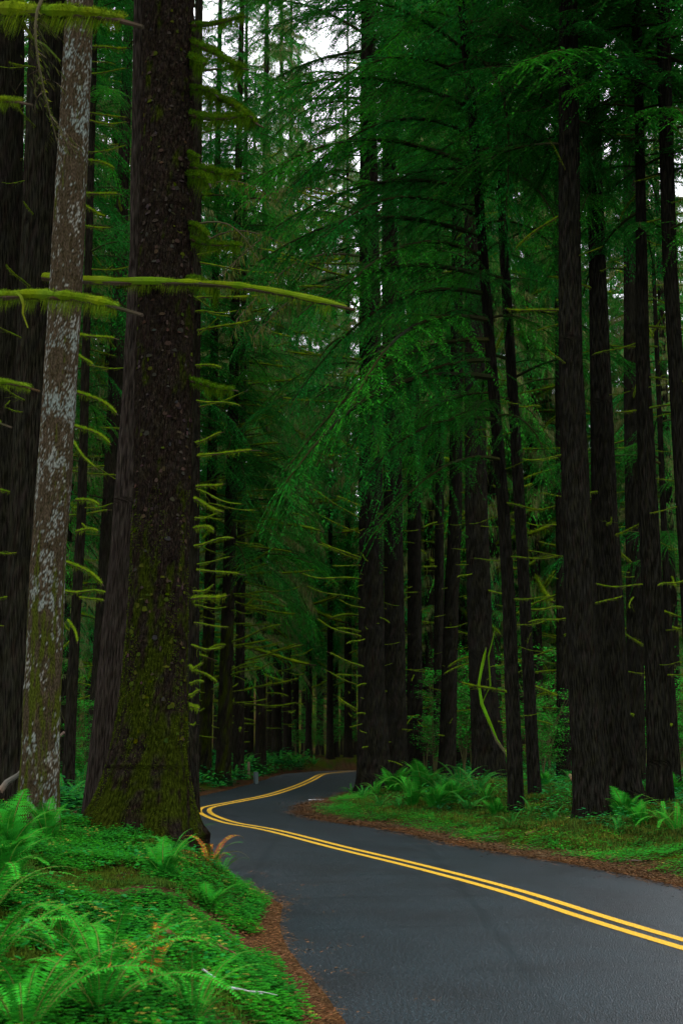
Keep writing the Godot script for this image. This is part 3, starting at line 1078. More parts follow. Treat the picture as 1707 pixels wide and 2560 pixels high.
func make_right_trees() -> void:
	var dark := {"seg": 26, "step": 0.16, "flare": 0.25, "bark": Color(0.0135, 0.0135, 0.010), "bark2": Color(0.028, 0.027, 0.020)}
	# young hemlock whose long boughs hang over the road
	var g := tree("hemlock_tree", "slim leaning hemlock whose long drooping boughs hang over the road", [[1290, 2022, 40], [1271, 1500, 33], [1258, 1280, 31], [1227, 900, 28], [1205, 610, 25], [1177, 244, 24], [1160, 100, 22]], 31.0, 21.0, dark)
	var k := 0
	for q in [[1240, 945, 690, 1080, 27.0], [1236, 900, 760, 1010, 28.5], [1230, 850, 700, 880, 28.0], [1222, 800, 800, 860, 27.0], [1215, 735, 720, 740, 29.0], [1210, 690, 690, 640, 28.0], [1205, 640, 820, 560, 27.5], [1200, 590, 640, 560, 29.0], [1195, 540, 760, 440, 28.0], [1190, 480, 690, 360, 29.5], [1186, 420, 640, 300, 28.0], [1182, 340, 760, 220, 28.5], [1178, 270, 680, 120, 29.0], [1172, 200, 800, 60, 28.0], [1165, 130, 780, -60, 29.0],
			[1250, 1050, 830, 1090, 29.0], [1255, 1150, 960, 1120, 28.0], [1170, 160, 1620, 250, 29.0], [1166, 100, 1560, 120, 28.0], [1180, 300, 1540, 420, 28.5], [1190, 430, 1480, 470, 28.0], [1176, 230, 1500, 300, 27.5], [1200, 560, 1420, 560, 29.0], [1160, 60, 1480, 10, 28.0], [1185, 380, 1560, 360, 29.0], [1170, 140, 1400, 330, 27.5]]:
		branch_between(g, "bough", k, at(q[0], q[1], 31.0), at(q[2], q[3], q[4]), 1.0)
		k += 1
	boughs(g, 12, 30, 8.5, 20.5, 4.0, 1.4)
	stubs(g, 13, 12, 1.5, 10.0, 0.5, 1.4)

	var h := tree("hemlock_tree", "slim dark hemlock standing close beside the leaning one", [[1336, 2000, 32], [1316, 1600, 30], [1299, 1280, 29], [1258, 610, 25], [1245, 0, 24]], 34.0, 26.0, dark)
	k = 0
	for q in [[1280, 1000, 980, 1000, 32.0], [1276, 900, 940, 860, 33.0], [1270, 780, 1560, 800, 32.0], [1266, 700, 960, 660, 32.0], [1262, 600, 1500, 560, 32.0], [1258, 480, 900, 400, 33.0], [1256, 420, 1480, 330, 31.0], [1252, 320, 860, 200, 32.0], [1250, 200, 1470, 120, 32.0], [1248, 120, 940, -20, 33.0], [1248, 60, 1460, -40, 32.0]]:
		branch_between(h, "bough", k + 3, at(q[0], q[1], 34.0), at(q[2], q[3], q[4]), 1.0)
		k += 1
	boughs(h, 22, 30, 10.0, 25.0, 3.4, 2.0)
	top_crown(h, 1, 15.0, 1.1, 0.5)
	stubs(h, 23, 16, 1.5, 11.0, 0.5, 1.5)

	var a := tree("spruce_tree", "stout black trunk at the inner road edge with mossy branches reaching over the asphalt", [[935, 1965, 84], [928, 1700, 67], [927, 1280, 61], [925, 900, 56], [922, 500, 50]], 48.0, 42.0, {"seg": 30, "step": 0.2, "bark": Color(0.0135, 0.0135, 0.010), "bark2": Color(0.028, 0.027, 0.020), "moss": -0.05, "moss_top": 6.0, "flare": 0.4})
	k = 0
	for q in [[897, 1402, 787, 1360], [897, 1298, 768, 1222], [897, 1268, 832, 1234], [893, 1334, 778, 1284], [897, 1397, 790, 1355], [897, 1449, 745, 1428], [897, 1414, 828, 1412], [914, 1523, 841, 1503], [898, 1593, 785, 1552], [898, 1580, 840, 1562], [911, 1596, 861, 1611], [908, 1669, 815, 1636], [900, 1690, 830, 1684], [884, 1712, 805, 1678], [882, 1775, 838, 1742], [896, 1500, 760, 1460], [898, 532, 712, 462], [895, 560, 735, 505], [898, 620, 770, 552], [896, 735, 742, 700], [896, 700, 640, 625], [896, 660, 660, 655], [897, 490, 780, 480], [897, 840, 790, 800], [896, 900, 700, 880], [896, 945, 760, 920], [896, 1010, 700, 990], [897, 1080, 800, 1060], [897, 1130, 780, 1140]]:
		branch_between(a, "moss", k + 1, at(q[0] + 8, q[1], 47.8), at(q[2], q[3], 46.8 - 0.5 * (k % 3)), 0.75)
		k += 1
	for q in [[897, 548, 520, 585], [897, 640, 560, 700], [897, 520, 640, 420], [897, 720, 600, 760]]:
		branch_between(a, "dead", k, at(q[0], q[1], 47.8), at(q[2], q[3], 46.0), 1.0)
		k += 1
	stubs(a, 31, 30, 1.0, 13.0, 0.35, 1.0, 1.2, 1.3)
	boughs(a, 32, 26, 12.5, 30.0, 3.4, 3.4)
	boughs(a, 33, 26, 11.0, 30.0, 3.2, 4.2, 2.4, 1.2)
	boughs(a, 34, 24, 18.0, 36.0, 4.6, 4.4, 3.0, 0.9)
	top_crown(a, 0, 22.0, 1.1, 0.85)

	var rows := [
		["spruce_tree", "dark trunk knobbly with moss tufts right behind the stout black one", [[990, 1951, 58], [985, 1500, 50], [982, 1280, 48], [975, 700, 44]], 52.0, 40.0, 44, 0.3, 1.0],
		["spruce_tree", "straight trunk with many short level mossy stubs beyond the fern bank", [[1037, 1927, 40], [1035, 1280, 34], [1030, 700, 30]], 60.0, 38.0, 56, 0.5, 1.5],
		["spruce_tree", "thinnest pole-like trunk of the group behind the fern bank", [[1095, 1935, 27], [1098, 1280, 23], [1096, 800, 20]], 58.0, 34.0, 40, 0.4, 1.2],
		["spruce_tree", "crooked dark trunk studded with moss knobs behind the fern bank", [[1116, 1945, 44], [1128, 1500, 37], [1138, 1280, 34], [1142, 700, 30]], 54.0, 36.0, 50, 0.25, 0.9],
		["spruce_tree", "wide black trunk behind the bent mossy maple stem", [[1225, 1975, 84], [1200, 1600, 62], [1190, 1280, 58], [1185, 800, 50]], 44.0, 40.0, 34, 0.4, 1.3],
		["spruce_tree", "slender trunk with level mossy branches behind the pair of big black trunks", [[1408, 1945, 34], [1402, 1280, 28], [1398, 700, 26]], 52.0, 34.0, 40, 0.7, 1.9],
		["spruce_tree", "big black trunk rising from the mossy verge above the litter strip", [[1482, 2043, 92], [1462, 1800, 77], [1440, 1280, 74], [1425, 900, 62], [1422, 500, 56], [1420, 60, 50]], 27.6, 38.0, 14, 0.6, 1.3],
		["spruce_tree", "big black trunk with a root sweeping right into the ferns", [[1555, 2012, 100], [1535, 1800, 80], [1510, 1280, 66], [1490, 600, 42], [1475, 0, 34]], 30.0, 36.0, 14, 0.5, 1.4],
		["spruce_tree", "tall dark trunk with level dead branches left of the crowded pair of right-hand trunks", [[1590, 1930, 45], [1585, 1500, 42], [1580, 1000, 45], [1578, 600, 42], [1570, 0, 36]], 42.0, 38.0, 34, 0.7, 1.7],
		["spruce_tree", "dark trunk that tapers off below the canopy beside the mossy hummock", [[1652, 2031, 62], [1640, 1700, 56], [1620, 1280, 50], [1605, 900, 36], [1600, 450, 26]], 28.5, 30.0, 16, 0.5, 1.2],
		["spruce_tree", "thin leaning pole far back between the right-hand trunks", [[1690, 1950, 24], [1675, 1700, 20], [1662, 1400, 17]], 40.0, 16.0, 8, 0.4, 1.0],
		["spruce_tree", "speckled grey-brown trunk leaning out past the mossy hummock", [[1748, 2040, 44], [1722, 1500, 42], [1690, 940, 40], [1672, 640, 38], [1655, 0, 36]], 28.0, 34.0, 20, 0.5, 1.3]]
	k = 0
	for r in rows:
		var near: bool = r[3] < 35.0
		var t := tree(r[0], r[1], r[2], r[3], r[4], {"seg": 34 if near else 20, "step": 0.12 if near else 0.25, "bark": Color(0.0135, 0.0135, 0.010), "bark2": Color(0.028, 0.027, 0.020), "moss": -0.15 if near else -0.02, "moss_top": 3.0 if near else 14.0, "flare": 0.75 if k == 7 else 0.35})
		stubs(t, 500 + k, r[5], 2.5 if near else 1.5, 14.0 if near else 20.0, r[6], r[7])
		if r[3] > 35.0:
			boughs(t, 520 + k, 12, 12.0 if k != 10 else 6.0, r[4] * 0.7, 3.0, 2.6)
		else:
			boughs(t, 520 + k, 8, 11.0, 20.0, 2.6, 2.6)
		if k != 10:
			top_crown(t, k, r[4] * (0.38 if near else 0.5), 1.35 if near else 0.7, r[4] * (0.62 if near else 0.5) / 24.0)
		k += 1


# ---------------------------------------------------------------- the wood behind and around
func straight(called: String, label: String, category: String, group: String, where: Vector3, high: float, r0: float, o: Dictionary) -> Stem:
	var t := Stem.new()
	t.base = where
	t.node = thing(called, label, category, where, group)
	var lean := Vector3(o.get("lean", 0.0), 0, 0)
	for q in [-0.3, 0.0, high * 0.5, high]:
		t.ys.append(q)
		t.ax.append(Vector3(0, q, 0) + lean * q)
		t.rad.append(lerpf(r0, 0.04, clampf(q / high, 0, 1)))
	part(t.node, "trunk", trunk_mesh(t, o))
	return t

func stub_parts(t: Stem, seed_: int, count: int, y0: float, y1: float, l0: float, l1: float) -> void:
	var r := RandomNumberGenerator.new()
	r.seed = seed_
	for k in count:
		var a := r.randf() * TAU
		var y := lerpf(y0, y1, (k + r.randf()) / count)
		var b := Basis(Vector3.UP, -a) * Basis(Vector3(0, 0, 1), r.randf_range(-0.3, 0.2)) * Basis.from_scale(Vector3.ONE * r.randf_range(l0, l1))
		part(t.node, "branch", S.moss[r.randi() % 10].both, Transform3D(b, t.axis(y) + Vector3(cos(a), 0, sin(a)) * t.radius(y) * 0.7))

func far_enough(p: Vector2, used: PackedVector2Array, least: float) -> bool:
	for q in used:
		if p.distance_squared_to(q) < least * least:
			return false
	return true

func make_wood() -> void:
	var used := PackedVector2Array()
	for c in get_children():
		if c is Node3D and c.has_meta("category") and c.get_meta("category") == "tree":
			used.append(Vector2(c.position.x, -c.position.z))
	var r := RandomNumberGenerator.new()
	# mid-distance spruces: three models
	var group := "mid-distance spruces between the near trunks and the far wood"
	var label := "dark mid-distance spruce with mossy stubs below a drooping crown"
	var models := []
	var spots := []
	r.seed = 7
	var tries := 0
	while spots.size() < 16 and tries < 4000:
		tries += 1
		var d := r.randf_range(40.0, 88.0)
		var x := r.randf_range(-0.27 * d - 3.0, 0.27 * d + 3.0)
		var o := outside(x, d)
		var u := CX + x / d * F
		if o.x < 2.2 or not far_enough(Vector2(x, d), used, 2.6):
			continue
		if d < 72.0 and u > 960.0:
			continue
		if d < 90.0 and u > 470.0 and u < 720.0:
			continue
		used.append(Vector2(x, d))
		spots.append(Vector3(x, ground_y(x, d), -d))
	for i in spots.size():
		if i < 3:
			var t := straight("spruce_tree", label, "tree", group, Vector3.ZERO, 36.0 + 2.0 * i, 0.26 + 0.05 * i, {"seg": 14, "step": 0.5, "fine_until": 12.0, "moss": -0.05, "moss_top": 12.0, "lean": 0.01 * (i - 1), "lump": 0.08})
			stub_parts(t, 700 + i, 30, 1.5, 14.0, 0.5, 2.0)
			part(t.node, "crown", S.crown[i], Transform3D(Basis.from_scale(Vector3(1.0, 1.08, 1.0)), Vector3(0, 10.0, 0)))
			models.append(t.node)
			t.node.position = spots[i]
		else:
			copy(models[i % 3], spots[i], r.randf() * TAU, Vector3(1, r.randf_range(0.85, 1.15), 1) * r.randf_range(0.85, 1.1))
	# hemlocks with live boughs almost to the ground, beyond the near trunks
	var lush_models := []
	var row := [[505, 78], [545, 84], [580, 71], [622, 80], [652, 75], [692, 88], [718, 96], [1012, 76], [1062, 80], [1078, 72], [1152, 74], [1168, 84], [1240, 71], [1292, 78], [1345, 72], [1390, 82], [1462, 74], [1542, 72], [1622, 75], [1660, 84], [1690, 68], [1730, 78], [30, 52], [110, 58], [150, 48], [225, 62], [252, 54], [300, 66], [350, 80], [440, 74], [870, 98], [738, 104], [772, 110], [768, 128], [800, 112], [838, 106], [860, 120], [1080, 88], [1130, 92], [1215, 90], [1340, 94], [1440, 92], [1560, 92]]
	r.seed = 77
	for i in row.size():
		var p := at(row[i][0], 1800, row[i][1])
		p.y = ground_y(p.x, row[i][1])
		used.append(Vector2(p.x, row[i][1]))
		var side := "left of the road behind the mossy trunks"
		if row[i][0] > 1000:
			side = "right of the road behind the black trunks"
		elif row[i][1] > 100:
			side = "past the road crest"
		elif row[i][0] > 470:
			side = "beside the road bend on the far bank"
		label = "hemlock with live boughs almost to the ground " + side
		if i < 3:
			var t := straight("hemlock_tree", label, "tree", "low-boughed hemlocks " + side, Vector3.ZERO, 40.0, 0.27, {"seg": 14, "step": 0.5, "fine_until": 10.0, "moss": 0.0, "moss_top": 12.0, "lump": 0.08})
			stub_parts(t, 730 + i, 10, 1.2, 5.0, 0.6, 2.0)
			stub_parts(t, 740 + i, 22, 4.0, 24.0, 2.4, 4.6)
			part(t.node, "crown", S.lush[i], Transform3D(Basis.IDENTITY, Vector3(0, 3.6, 0)))
			lush_models.append(t.node)
			t.node.position = p
		else:
			var tall := r.randf_range(0.9, 1.15)
			if row[i][0] > 1000:
				tall = r.randf_range(0.85, 1.15)
			if row[i][0] > 1500:
				tall *= 1.25
			elif row[i][0] in [738, 772, 838, 860, 870]:
				tall = 1.42
			elif row[i][0] > 640 and row[i][1] < 100:
				tall = r.randf_range(1.35, 1.55)
			copy(lush_models[i % 3], p, r.randf() * TAU, Vector3(1, tall, 1) * r.randf_range(0.95, 1.15), label, "low-boughed hemlocks " + side)
	# the far wood: five models
	group = "far spruces closing the view past the road crest"
	label = "far slender spruce in the dense wood past the road crest"
	var far_models := []
	spots.clear()
	tries = 0
	r.seed = 8
	while spots.size() < 125 and tries < 9000:
		tries += 1
		var d := r.randf_range(88.0, 180.0)
		var x := r.randf_range(-0.27 * d - 4.0, 0.27 * d + 4.0)
		var o := outside(x, d)
		if o.x < 1.6 or not far_enough(Vector2(x, d), used, 2.3):
			continue
		used.append(Vector2(x, d))
		spots.append(Vector3(x, ground_y(x, d), -d))
	for i in spots.size():
		var u: float = CX + spots[i].x / -spots[i].z * F
		var tall := r.randf_range(0.85, 1.2)
		if u > 700.0 and u < 870.0:
			tall = r.randf_range(0.75, 0.95)
		if i < 5:
			var t := straight("spruce_tree", label, "tree", group, Vector3.ZERO, 33.0, 0.24, {"seg": 10, "step": 1.0, "fine_until": 8.0, "lump": 0.08})
			part(t.node, "crown", S.far_crown[i], Transform3D(Basis.IDENTITY, Vector3(0, 6.0 + i * 0.5, 0)))
			far_models.append(t.node)
			t.node.position = spots[i]
		else:
			copy(far_models[i % 5], spots[i], r.randf() * TAU, Vector3(1.0, tall, 1.0))
	# the same wood outside the frame, beside and behind the camera
	group = "spruces of the wood beside and behind the camera"
	label = "spruce of the surrounding wood standing outside the view"
	spots.clear()
	tries = 0
	r.seed = 9
	while spots.size() < 28 and tries < 6000:
		tries += 1
		var d := r.randf_range(-45.0, 50.0)
		var x := r.randf_range(-26.0, 34.0)
		var o := outside(x, d)
		if d > 0.0 and absf(x) < 0.27 * d + 2.2:
			continue
		if o.x < 2.5 or Vector2(x, d).length() < 4.5 or not far_enough(Vector2(x, d), used, 3.4):
			continue
		used.append(Vector2(x, d))
		spots.append(Vector3(x, ground_y(x, d), -d))
	for p in spots:
		copy(models[r.randi() % 3], p, r.randf() * TAU, Vector3.ONE * r.randf_range(0.9, 1.15), label, group)


# ---------------------------------------------------------------- ferns, shrubs
func hit(u: float, v: float) -> Vector3:
	var d := ray(u, v)
	var t := 2.0
	while t < 140.0:
		var p := EYE + d * t
		if p.y < ground_y(p.x, -p.z):
			return p
		t += 0.08 if t < 40.0 else 0.4
	return EYE + d * 140.0

func fern(called: String, label: String, where: Vector3, fronds: Array, count: int, size: float, seed_: int, group := "", lean := Vector2.ZERO) -> Node3D:
	var o := thing(called, label, "fern", where, group)
	var r := RandomNumberGenerator.new()
	r.seed = seed_
	for k in count:
		var a := TAU * (k + r.randf_range(-0.4, 0.4)) / count
		var b := Basis(Vector3.UP, a) * Basis(Vector3(0, 0, 1), r.randf_range(-0.35, 0.25)) * Basis(Vector3(1, 0, 0), r.randf_range(-0.2, 0.2)) * Basis.from_scale(Vector3.ONE * size * r.randf_range(0.65, 1.15))
		part(o, "frond", fronds[r.randi() % fronds.size()], Transform3D(Basis(Vector3(lean.y, 0, -lean.x).normalized(), lean.length()) * b if lean.length() > 0.01 else b, Vector3(cos(a) * 0.03, 0, -sin(a) * 0.03)))
	return o

func make_ferns() -> void:
	var green := Color(0.018, 0.17, 0.013)
	var blue := Color(0.015, 0.155, 0.020)
	var sword := []
	for k in 5:
		var leafy: float = [1.0, 1.35, 0.8, 1.1, 1.5][k]
		sword.append(frond(600 + k, 46, 0.105, 1.5 + 0.16 * k, Color(green.r * leafy, green.g * leafy, green.b * leafy), false, [0.0, 0.01, 0.0, 0.04, 0.0][k]))
	var shady := []
	for k in 3:
		shady.append(frond(620 + k, 40, 0.10, 1.3 + 0.2 * k, blue, false))
	var lace := []
	for k in 3:
		lace.append(frond(640 + k, 20, 0.26, 1.15 + 0.2 * k, green, true))
	var rusty := [frond(660, 40, 0.105, 1.9, green, false, 0.6), frond(661, 40, 0.09, 2.3, Color(0.2, 0.055, 0.015), false, 0.8)]
	S.sword = sword
	var near := [
		["sword fern with long arching fronds at the foot of the near bank", 250, 2545, sword, 16, 0.75],
		["bright sword fern reaching in at the near edge of the bank", -40, 2440, sword, 14, 0.78],
		["sword fern with a long bright frond arching over the moss", -40, 2310, sword, 13, 0.85],
		["sword fern with yellowing rust-tipped fronds on the near bank", 370, 2465, [rusty[0], sword[0], sword[1]], 9, 0.6],
		["sword fern with short crowded fronds at the clover edge of the near bank", 480, 2560, sword, 13, 0.55],
		["sword fern with dull fronds in the lowest corner of the bank", 60, 2600, sword, 14, 0.8],
		["low sword fern behind the big near one", 160, 2400, sword, 11, 0.55],
		["feathery pale lady fern below the lichened alder", 20, 2130, lace, 9, 0.8],
		["lady fern spreading level fronds left of the mossy root", 120, 2110, lace, 8, 0.65],
		["dark lady fern drooping on the bank below the alder", 10, 2200, lace, 9, 0.8],
		["broad lacy fern on the bank below the thick spruce", 410, 2200, lace, 9, 0.55],
		["upright dark fern frond tuft against the road at the thick spruce", 478, 2120, shady, 7, 0.62],
		["fern with rusty dead fronds hanging at the road edge", 525, 2175, [rusty[0], rusty[1], rusty[1], shady[0]], 13, 0.6],
		["dark sword fern arching over the road edge beside the rusty one", 555, 2185, shady, 9, 0.5],
		["small lacy fern on the clover by the road edge", 520, 2280, lace, 7, 0.4],
		["small sword fern tucked beside the thick spruce root", 430, 2135, shady, 8, 0.4]]
	var k := 0
	for q in near:
		fern("fern", q[0], hit(q[1], q[2]), q[3], q[4], q[5], 800 + k)
		k += 1
	# fern bank across the road
	var bank := [[880, 1985, 0.5, 0], [905, 1995, 0.55, 1], [940, 1990, 0.9, 0], [985, 1985, 1.1, 2], [1020, 1990, 1.15, 0], [1060, 1990, 1.25, 2], [1100, 1985, 1.2, 1], [1150, 1985, 1.2, 1], [1190, 1995, 1.1, 1], [1030, 2020, 0.7, 2], [1090, 2025, 0.8, 2], [1000, 2025, 0.6, 1], [950, 2020, 0.6, 1], [1170, 2030, 0.7, 1], [1215, 2010, 0.8, 0], [1130, 2015, 0.9, 2]]
	var kinds := [sword, shady, lace]
	var words_ := ["sword fern in the bright fern bank across the road", "dark blue-green sword fern in the fern bank across the road", "pale lacy fern in the fern bank across the road"]
	for q in bank:
		fern("fern", words_[q[3]], hit(q[0], q[1]), kinds[q[3]], 15, q[2] * 1.0, 830 + k, "fern bank across the road: " + ["sword ferns", "dark sword ferns", "lacy ferns"][q[3]])
		k += 1
	# in the shade under the right-hand trunks
	for q in [[1240, 2040, 0.6, 2], [1280, 2065, 0.5, 1], [1330, 2040, 0.55, 1], [1380, 2060, 0.5, 1], [1560, 2050, 0.75, 2], [1600, 2070, 0.6, 2], [1690, 2085, 0.9, 0], [1660, 2060, 0.7, 0], [1545, 2085, 0.5, 1], [1620, 2010, 0.6, 2], [1680, 1990, 0.8, 2], [1400, 1985, 0.6, 1], [1360, 1970, 0.7, 2], [1430, 1960, 0.7, 1]]:
		fern("fern", "small shaded fern under the black trunks across the road", hit(q[0], q[1]), kinds[q[3]], 10, q[2], 860 + k, "shaded ferns under the black trunks")
		k += 1
	# far bank on the left and behind the left trunks
	for q in [[500, 1960, 0.9, 1], [520, 1945, 1.0, 1], [600, 1930, 1.5, 1], [620, 1925, 1.4, 1], [670, 1915, 1.3, 1], [700, 1912, 1.3, 1], [735, 1912, 1.2, 0], [760, 1912, 1.2, 1], [785, 1914, 1.1, 1], [585, 1950, 0.9, 1], [655, 1922, 1.0, 0], [560, 1955, 0.8, 0]]:
		fern("fern", "sword fern on the far bank above the road bend", hit(q[0], q[1]), kinds[q[3]], 12, q[2], 890 + k, "ferns on the far bank above the bend")
		k += 1
	for q in [[175, 1990, 1.0, 1], [205, 1975, 1.1, 1], [160, 2010, 0.8, 1], [195, 2020, 0.7, 1], [215, 1950, 1.2, 2], [20, 2015, 0.8, 0], [150, 1960, 1.0, 0]]:
		fern("fern", "sword fern in the gap between the lichened alder and the leaning trunk", hit(q[0], q[1]), kinds[q[3]], 12, q[2], 920 + k, "ferns between the left-hand trunks")
		k += 1
	make_shrubs()

func make_shrubs() -> void:
	var bright := Color(0.02, 0.22, 0.018)
	var sprays := []
	for k in 3:
		sprays.append(leaf_spray(670 + k, 110, 0.085, bright))
	var models := []
	for k in 3:
		rng.seed = 680 + k
		var wood := Shape.new()
		var fol := Shape.new()
		var high := 3.0
		for i in 5:
			var a := rnd(0, TAU)
			var pts := PackedVector3Array()
			var rr := PackedFloat32Array()
			var cc := PackedColorArray()
			for j in 7:
				var q := j / 6.0
				pts.append(Vector3(cos(a) * q * q * 1.1 + rnd(-0.05, 0.05), q * high * (0.8 + 0.1 * i), sin(a) * q * q * 1.1 + rnd(-0.05, 0.05)))
				rr.append(0.025 * (1.0 - 0.8 * q))
				cc.append(Color(0.06, 0.06, 0.025))
			wood.tube(pts, rr, 5, cc)
			for j in 7:
				var o := pts[2 + j % 5].lerp(pts[mini(3 + j % 5, 6)], rng.randf())
				var b := Basis(Vector3.UP, rnd(0, TAU)) * Basis(Vector3(0, 0, 1), rnd(-0.2, 0.3)) * Basis.from_scale(Vector3.ONE * rnd(0.6, 1.1))
				wood.add(sprays[j % 3][0], Transform3D(b, o))
				fol.add(sprays[j % 3][1], Transform3D(b, o))
		models.append([commit([wood, M.wood]), commit([fol, M.leaves])])
	var r := RandomNumberGenerator.new()
	r.seed = 69
	var spots := [[1085, 1900, 56.0, 1.3], [1100, 1850, 64.0, 1.6], [1060, 1900, 66.0, 1.7], [1160, 1900, 58.0, 1.4], [1180, 1850, 66.0, 1.7], [1330, 1900, 46.0, 0.8], [1355, 1900, 50.0, 1.0], [1370, 1880, 60.0, 1.5], [1340, 1850, 66.0, 1.7], [1440, 1900, 62.0, 1.2], [1560, 1900, 50.0, 1.0], [1610, 1900, 58.0, 1.3], [1690, 1900, 48.0, 1.0], [1700, 1850, 60.0, 1.5], [180, 1950, 48.0, 0.8], [215, 1950, 44.0, 0.8], [110, 1950, 50.0, 1.0], [195, 1900, 55.0, 1.3], [830, 1900, 100.0, 1.2], [860, 1900, 104.0, 1.3], [780, 1900, 108.0, 1.2], [740, 1900, 102.0, 1.0], [760, 1900, 114.0, 1.3], [800, 1900, 103.0, 1.0], [845, 1900, 116.0, 1.4], [880, 1900, 108.0, 1.2], [1120, 1900, 60.0, 1.2], [1250, 1900, 58.0, 1.3], [1290, 1900, 64.0, 1.5], [1500, 1900, 60.0, 1.3], [1655, 1900, 56.0, 1.1]]
	var i := 0
	for q in spots:
		var p := at(q[0], q[1], q[2])
		p.y = ground_y(p.x, q[2]) - 0.05
		var lit: bool = q[2] > 90.0
		var side := "behind the fern bank and black trunks" if q[0] > 1000 else "between the left-hand trunks"
		if lit:
			side = "at the end of the road past the crest"
		var o := thing("maple_shrub", "bright green leafy maple shrub " + side, "shrub", p, "maple shrubs " + side)
		o.transform.basis = Basis(Vector3.UP, r.randf() * TAU) * Basis.from_scale(Vector3.ONE * q[3] * 0.9)
		part(o, "stems", models[i % 3][0])
		part(o, "leaves", models[i % 3][1])
		i += 1


# ---------------------------------------------------------------- ground cover and litter
func clump(kind: String, seed_: int) -> ArrayMesh:
	rng.seed = seed_
	var s := Shape.new()
	var m: Material = M.leaves
	if kind == "clover":
		for k in 9:
			var o := Vector3(rnd(-0.09, 0.09), rnd(0.015, 0.075), rnd(-0.09, 0.09))
			var turn := rnd(0, TAU)
			var size := rnd(0.014, 0.026)
			var tilt := Vector3(rnd(-0.3, 0.3), 0, rnd(-0.3, 0.3))
			var col := vary(Color(0.85, 0.85, 0.85), 0.6, 1.3)
			for j in 3:
				var a := turn + TAU * j / 3.0
				var d := Vector3(cos(a), -0.15, sin(a)) * size + tilt * size * 0.5
				s.blade(o, d, Vector3(-sin(a), 0, cos(a)), size * 0.62, col, 0.62)
	elif kind == "leaf":
		for k in 10:
			var o := Vector3(rnd(-0.16, 0.16), rnd(0.03, 0.16), rnd(-0.16, 0.16))
			var a := rnd(0, TAU)
			var d := Vector3(cos(a), rnd(-0.4, 0.2), sin(a)) * rnd(0.05, 0.10)
			s.blade(o, d, Vector3(-sin(a), rnd(-0.3, 0.3), cos(a)).normalized(), rnd(0.016, 0.03), vary(Color(0.85, 0.85, 0.85), 0.6, 1.3), 0.5)
	elif kind == "moss":
		m = M.moss
		for k in 26:
			var o := Vector3(rnd(-0.07, 0.07), 0.0, rnd(-0.07, 0.07))
			var d := Vector3(rnd(-0.6, 0.6), 1.0, rnd(-0.6, 0.6)).normalized() * rnd(0.015, 0.04)
			s.blade(o, d, Vector3(rnd(-1, 1), 0.1, rnd(-1, 1)).normalized(), rnd(0.003, 0.006), vary(Color(0.85, 0.85, 0.85), 0.6, 1.3))
	else:
		m = M.wood
		for k in 16:
			var a := rnd(0, TAU)
			var o := Vector3(rnd(-0.12, 0.12), rnd(0.002, 0.014), rnd(-0.12, 0.12))
			s.blade(o, Vector3(cos(a), rnd(-0.12, 0.2), sin(a)) * rnd(0.015, 0.055), Vector3(-sin(a), rnd(-0.5, 0.5), cos(a)).normalized(), rnd(0.0015, 0.004), vary(Color(0.85, 0.85, 0.85), 0.5, 1.5))
	return commit([s, m])

func scatter(called: String, label: String, mesh: ArrayMesh, where: Array, cols: Array) -> void:
	var mm := MultiMesh.new()
	mm.transform_format = MultiMesh.TRANSFORM_3D
	mm.use_colors = true
	mm.mesh = mesh
	mm.instance_count = where.size()
	for i in where.size():
		mm.set_instance_transform(i, where[i])
		mm.set_instance_color(i, cols[i])
	var o := MultiMeshInstance3D.new()
	o.name = numbered(called)
	o.multimesh = mm
	add_child(o)
	tag(o, label, "ground cover", "", "stuff")

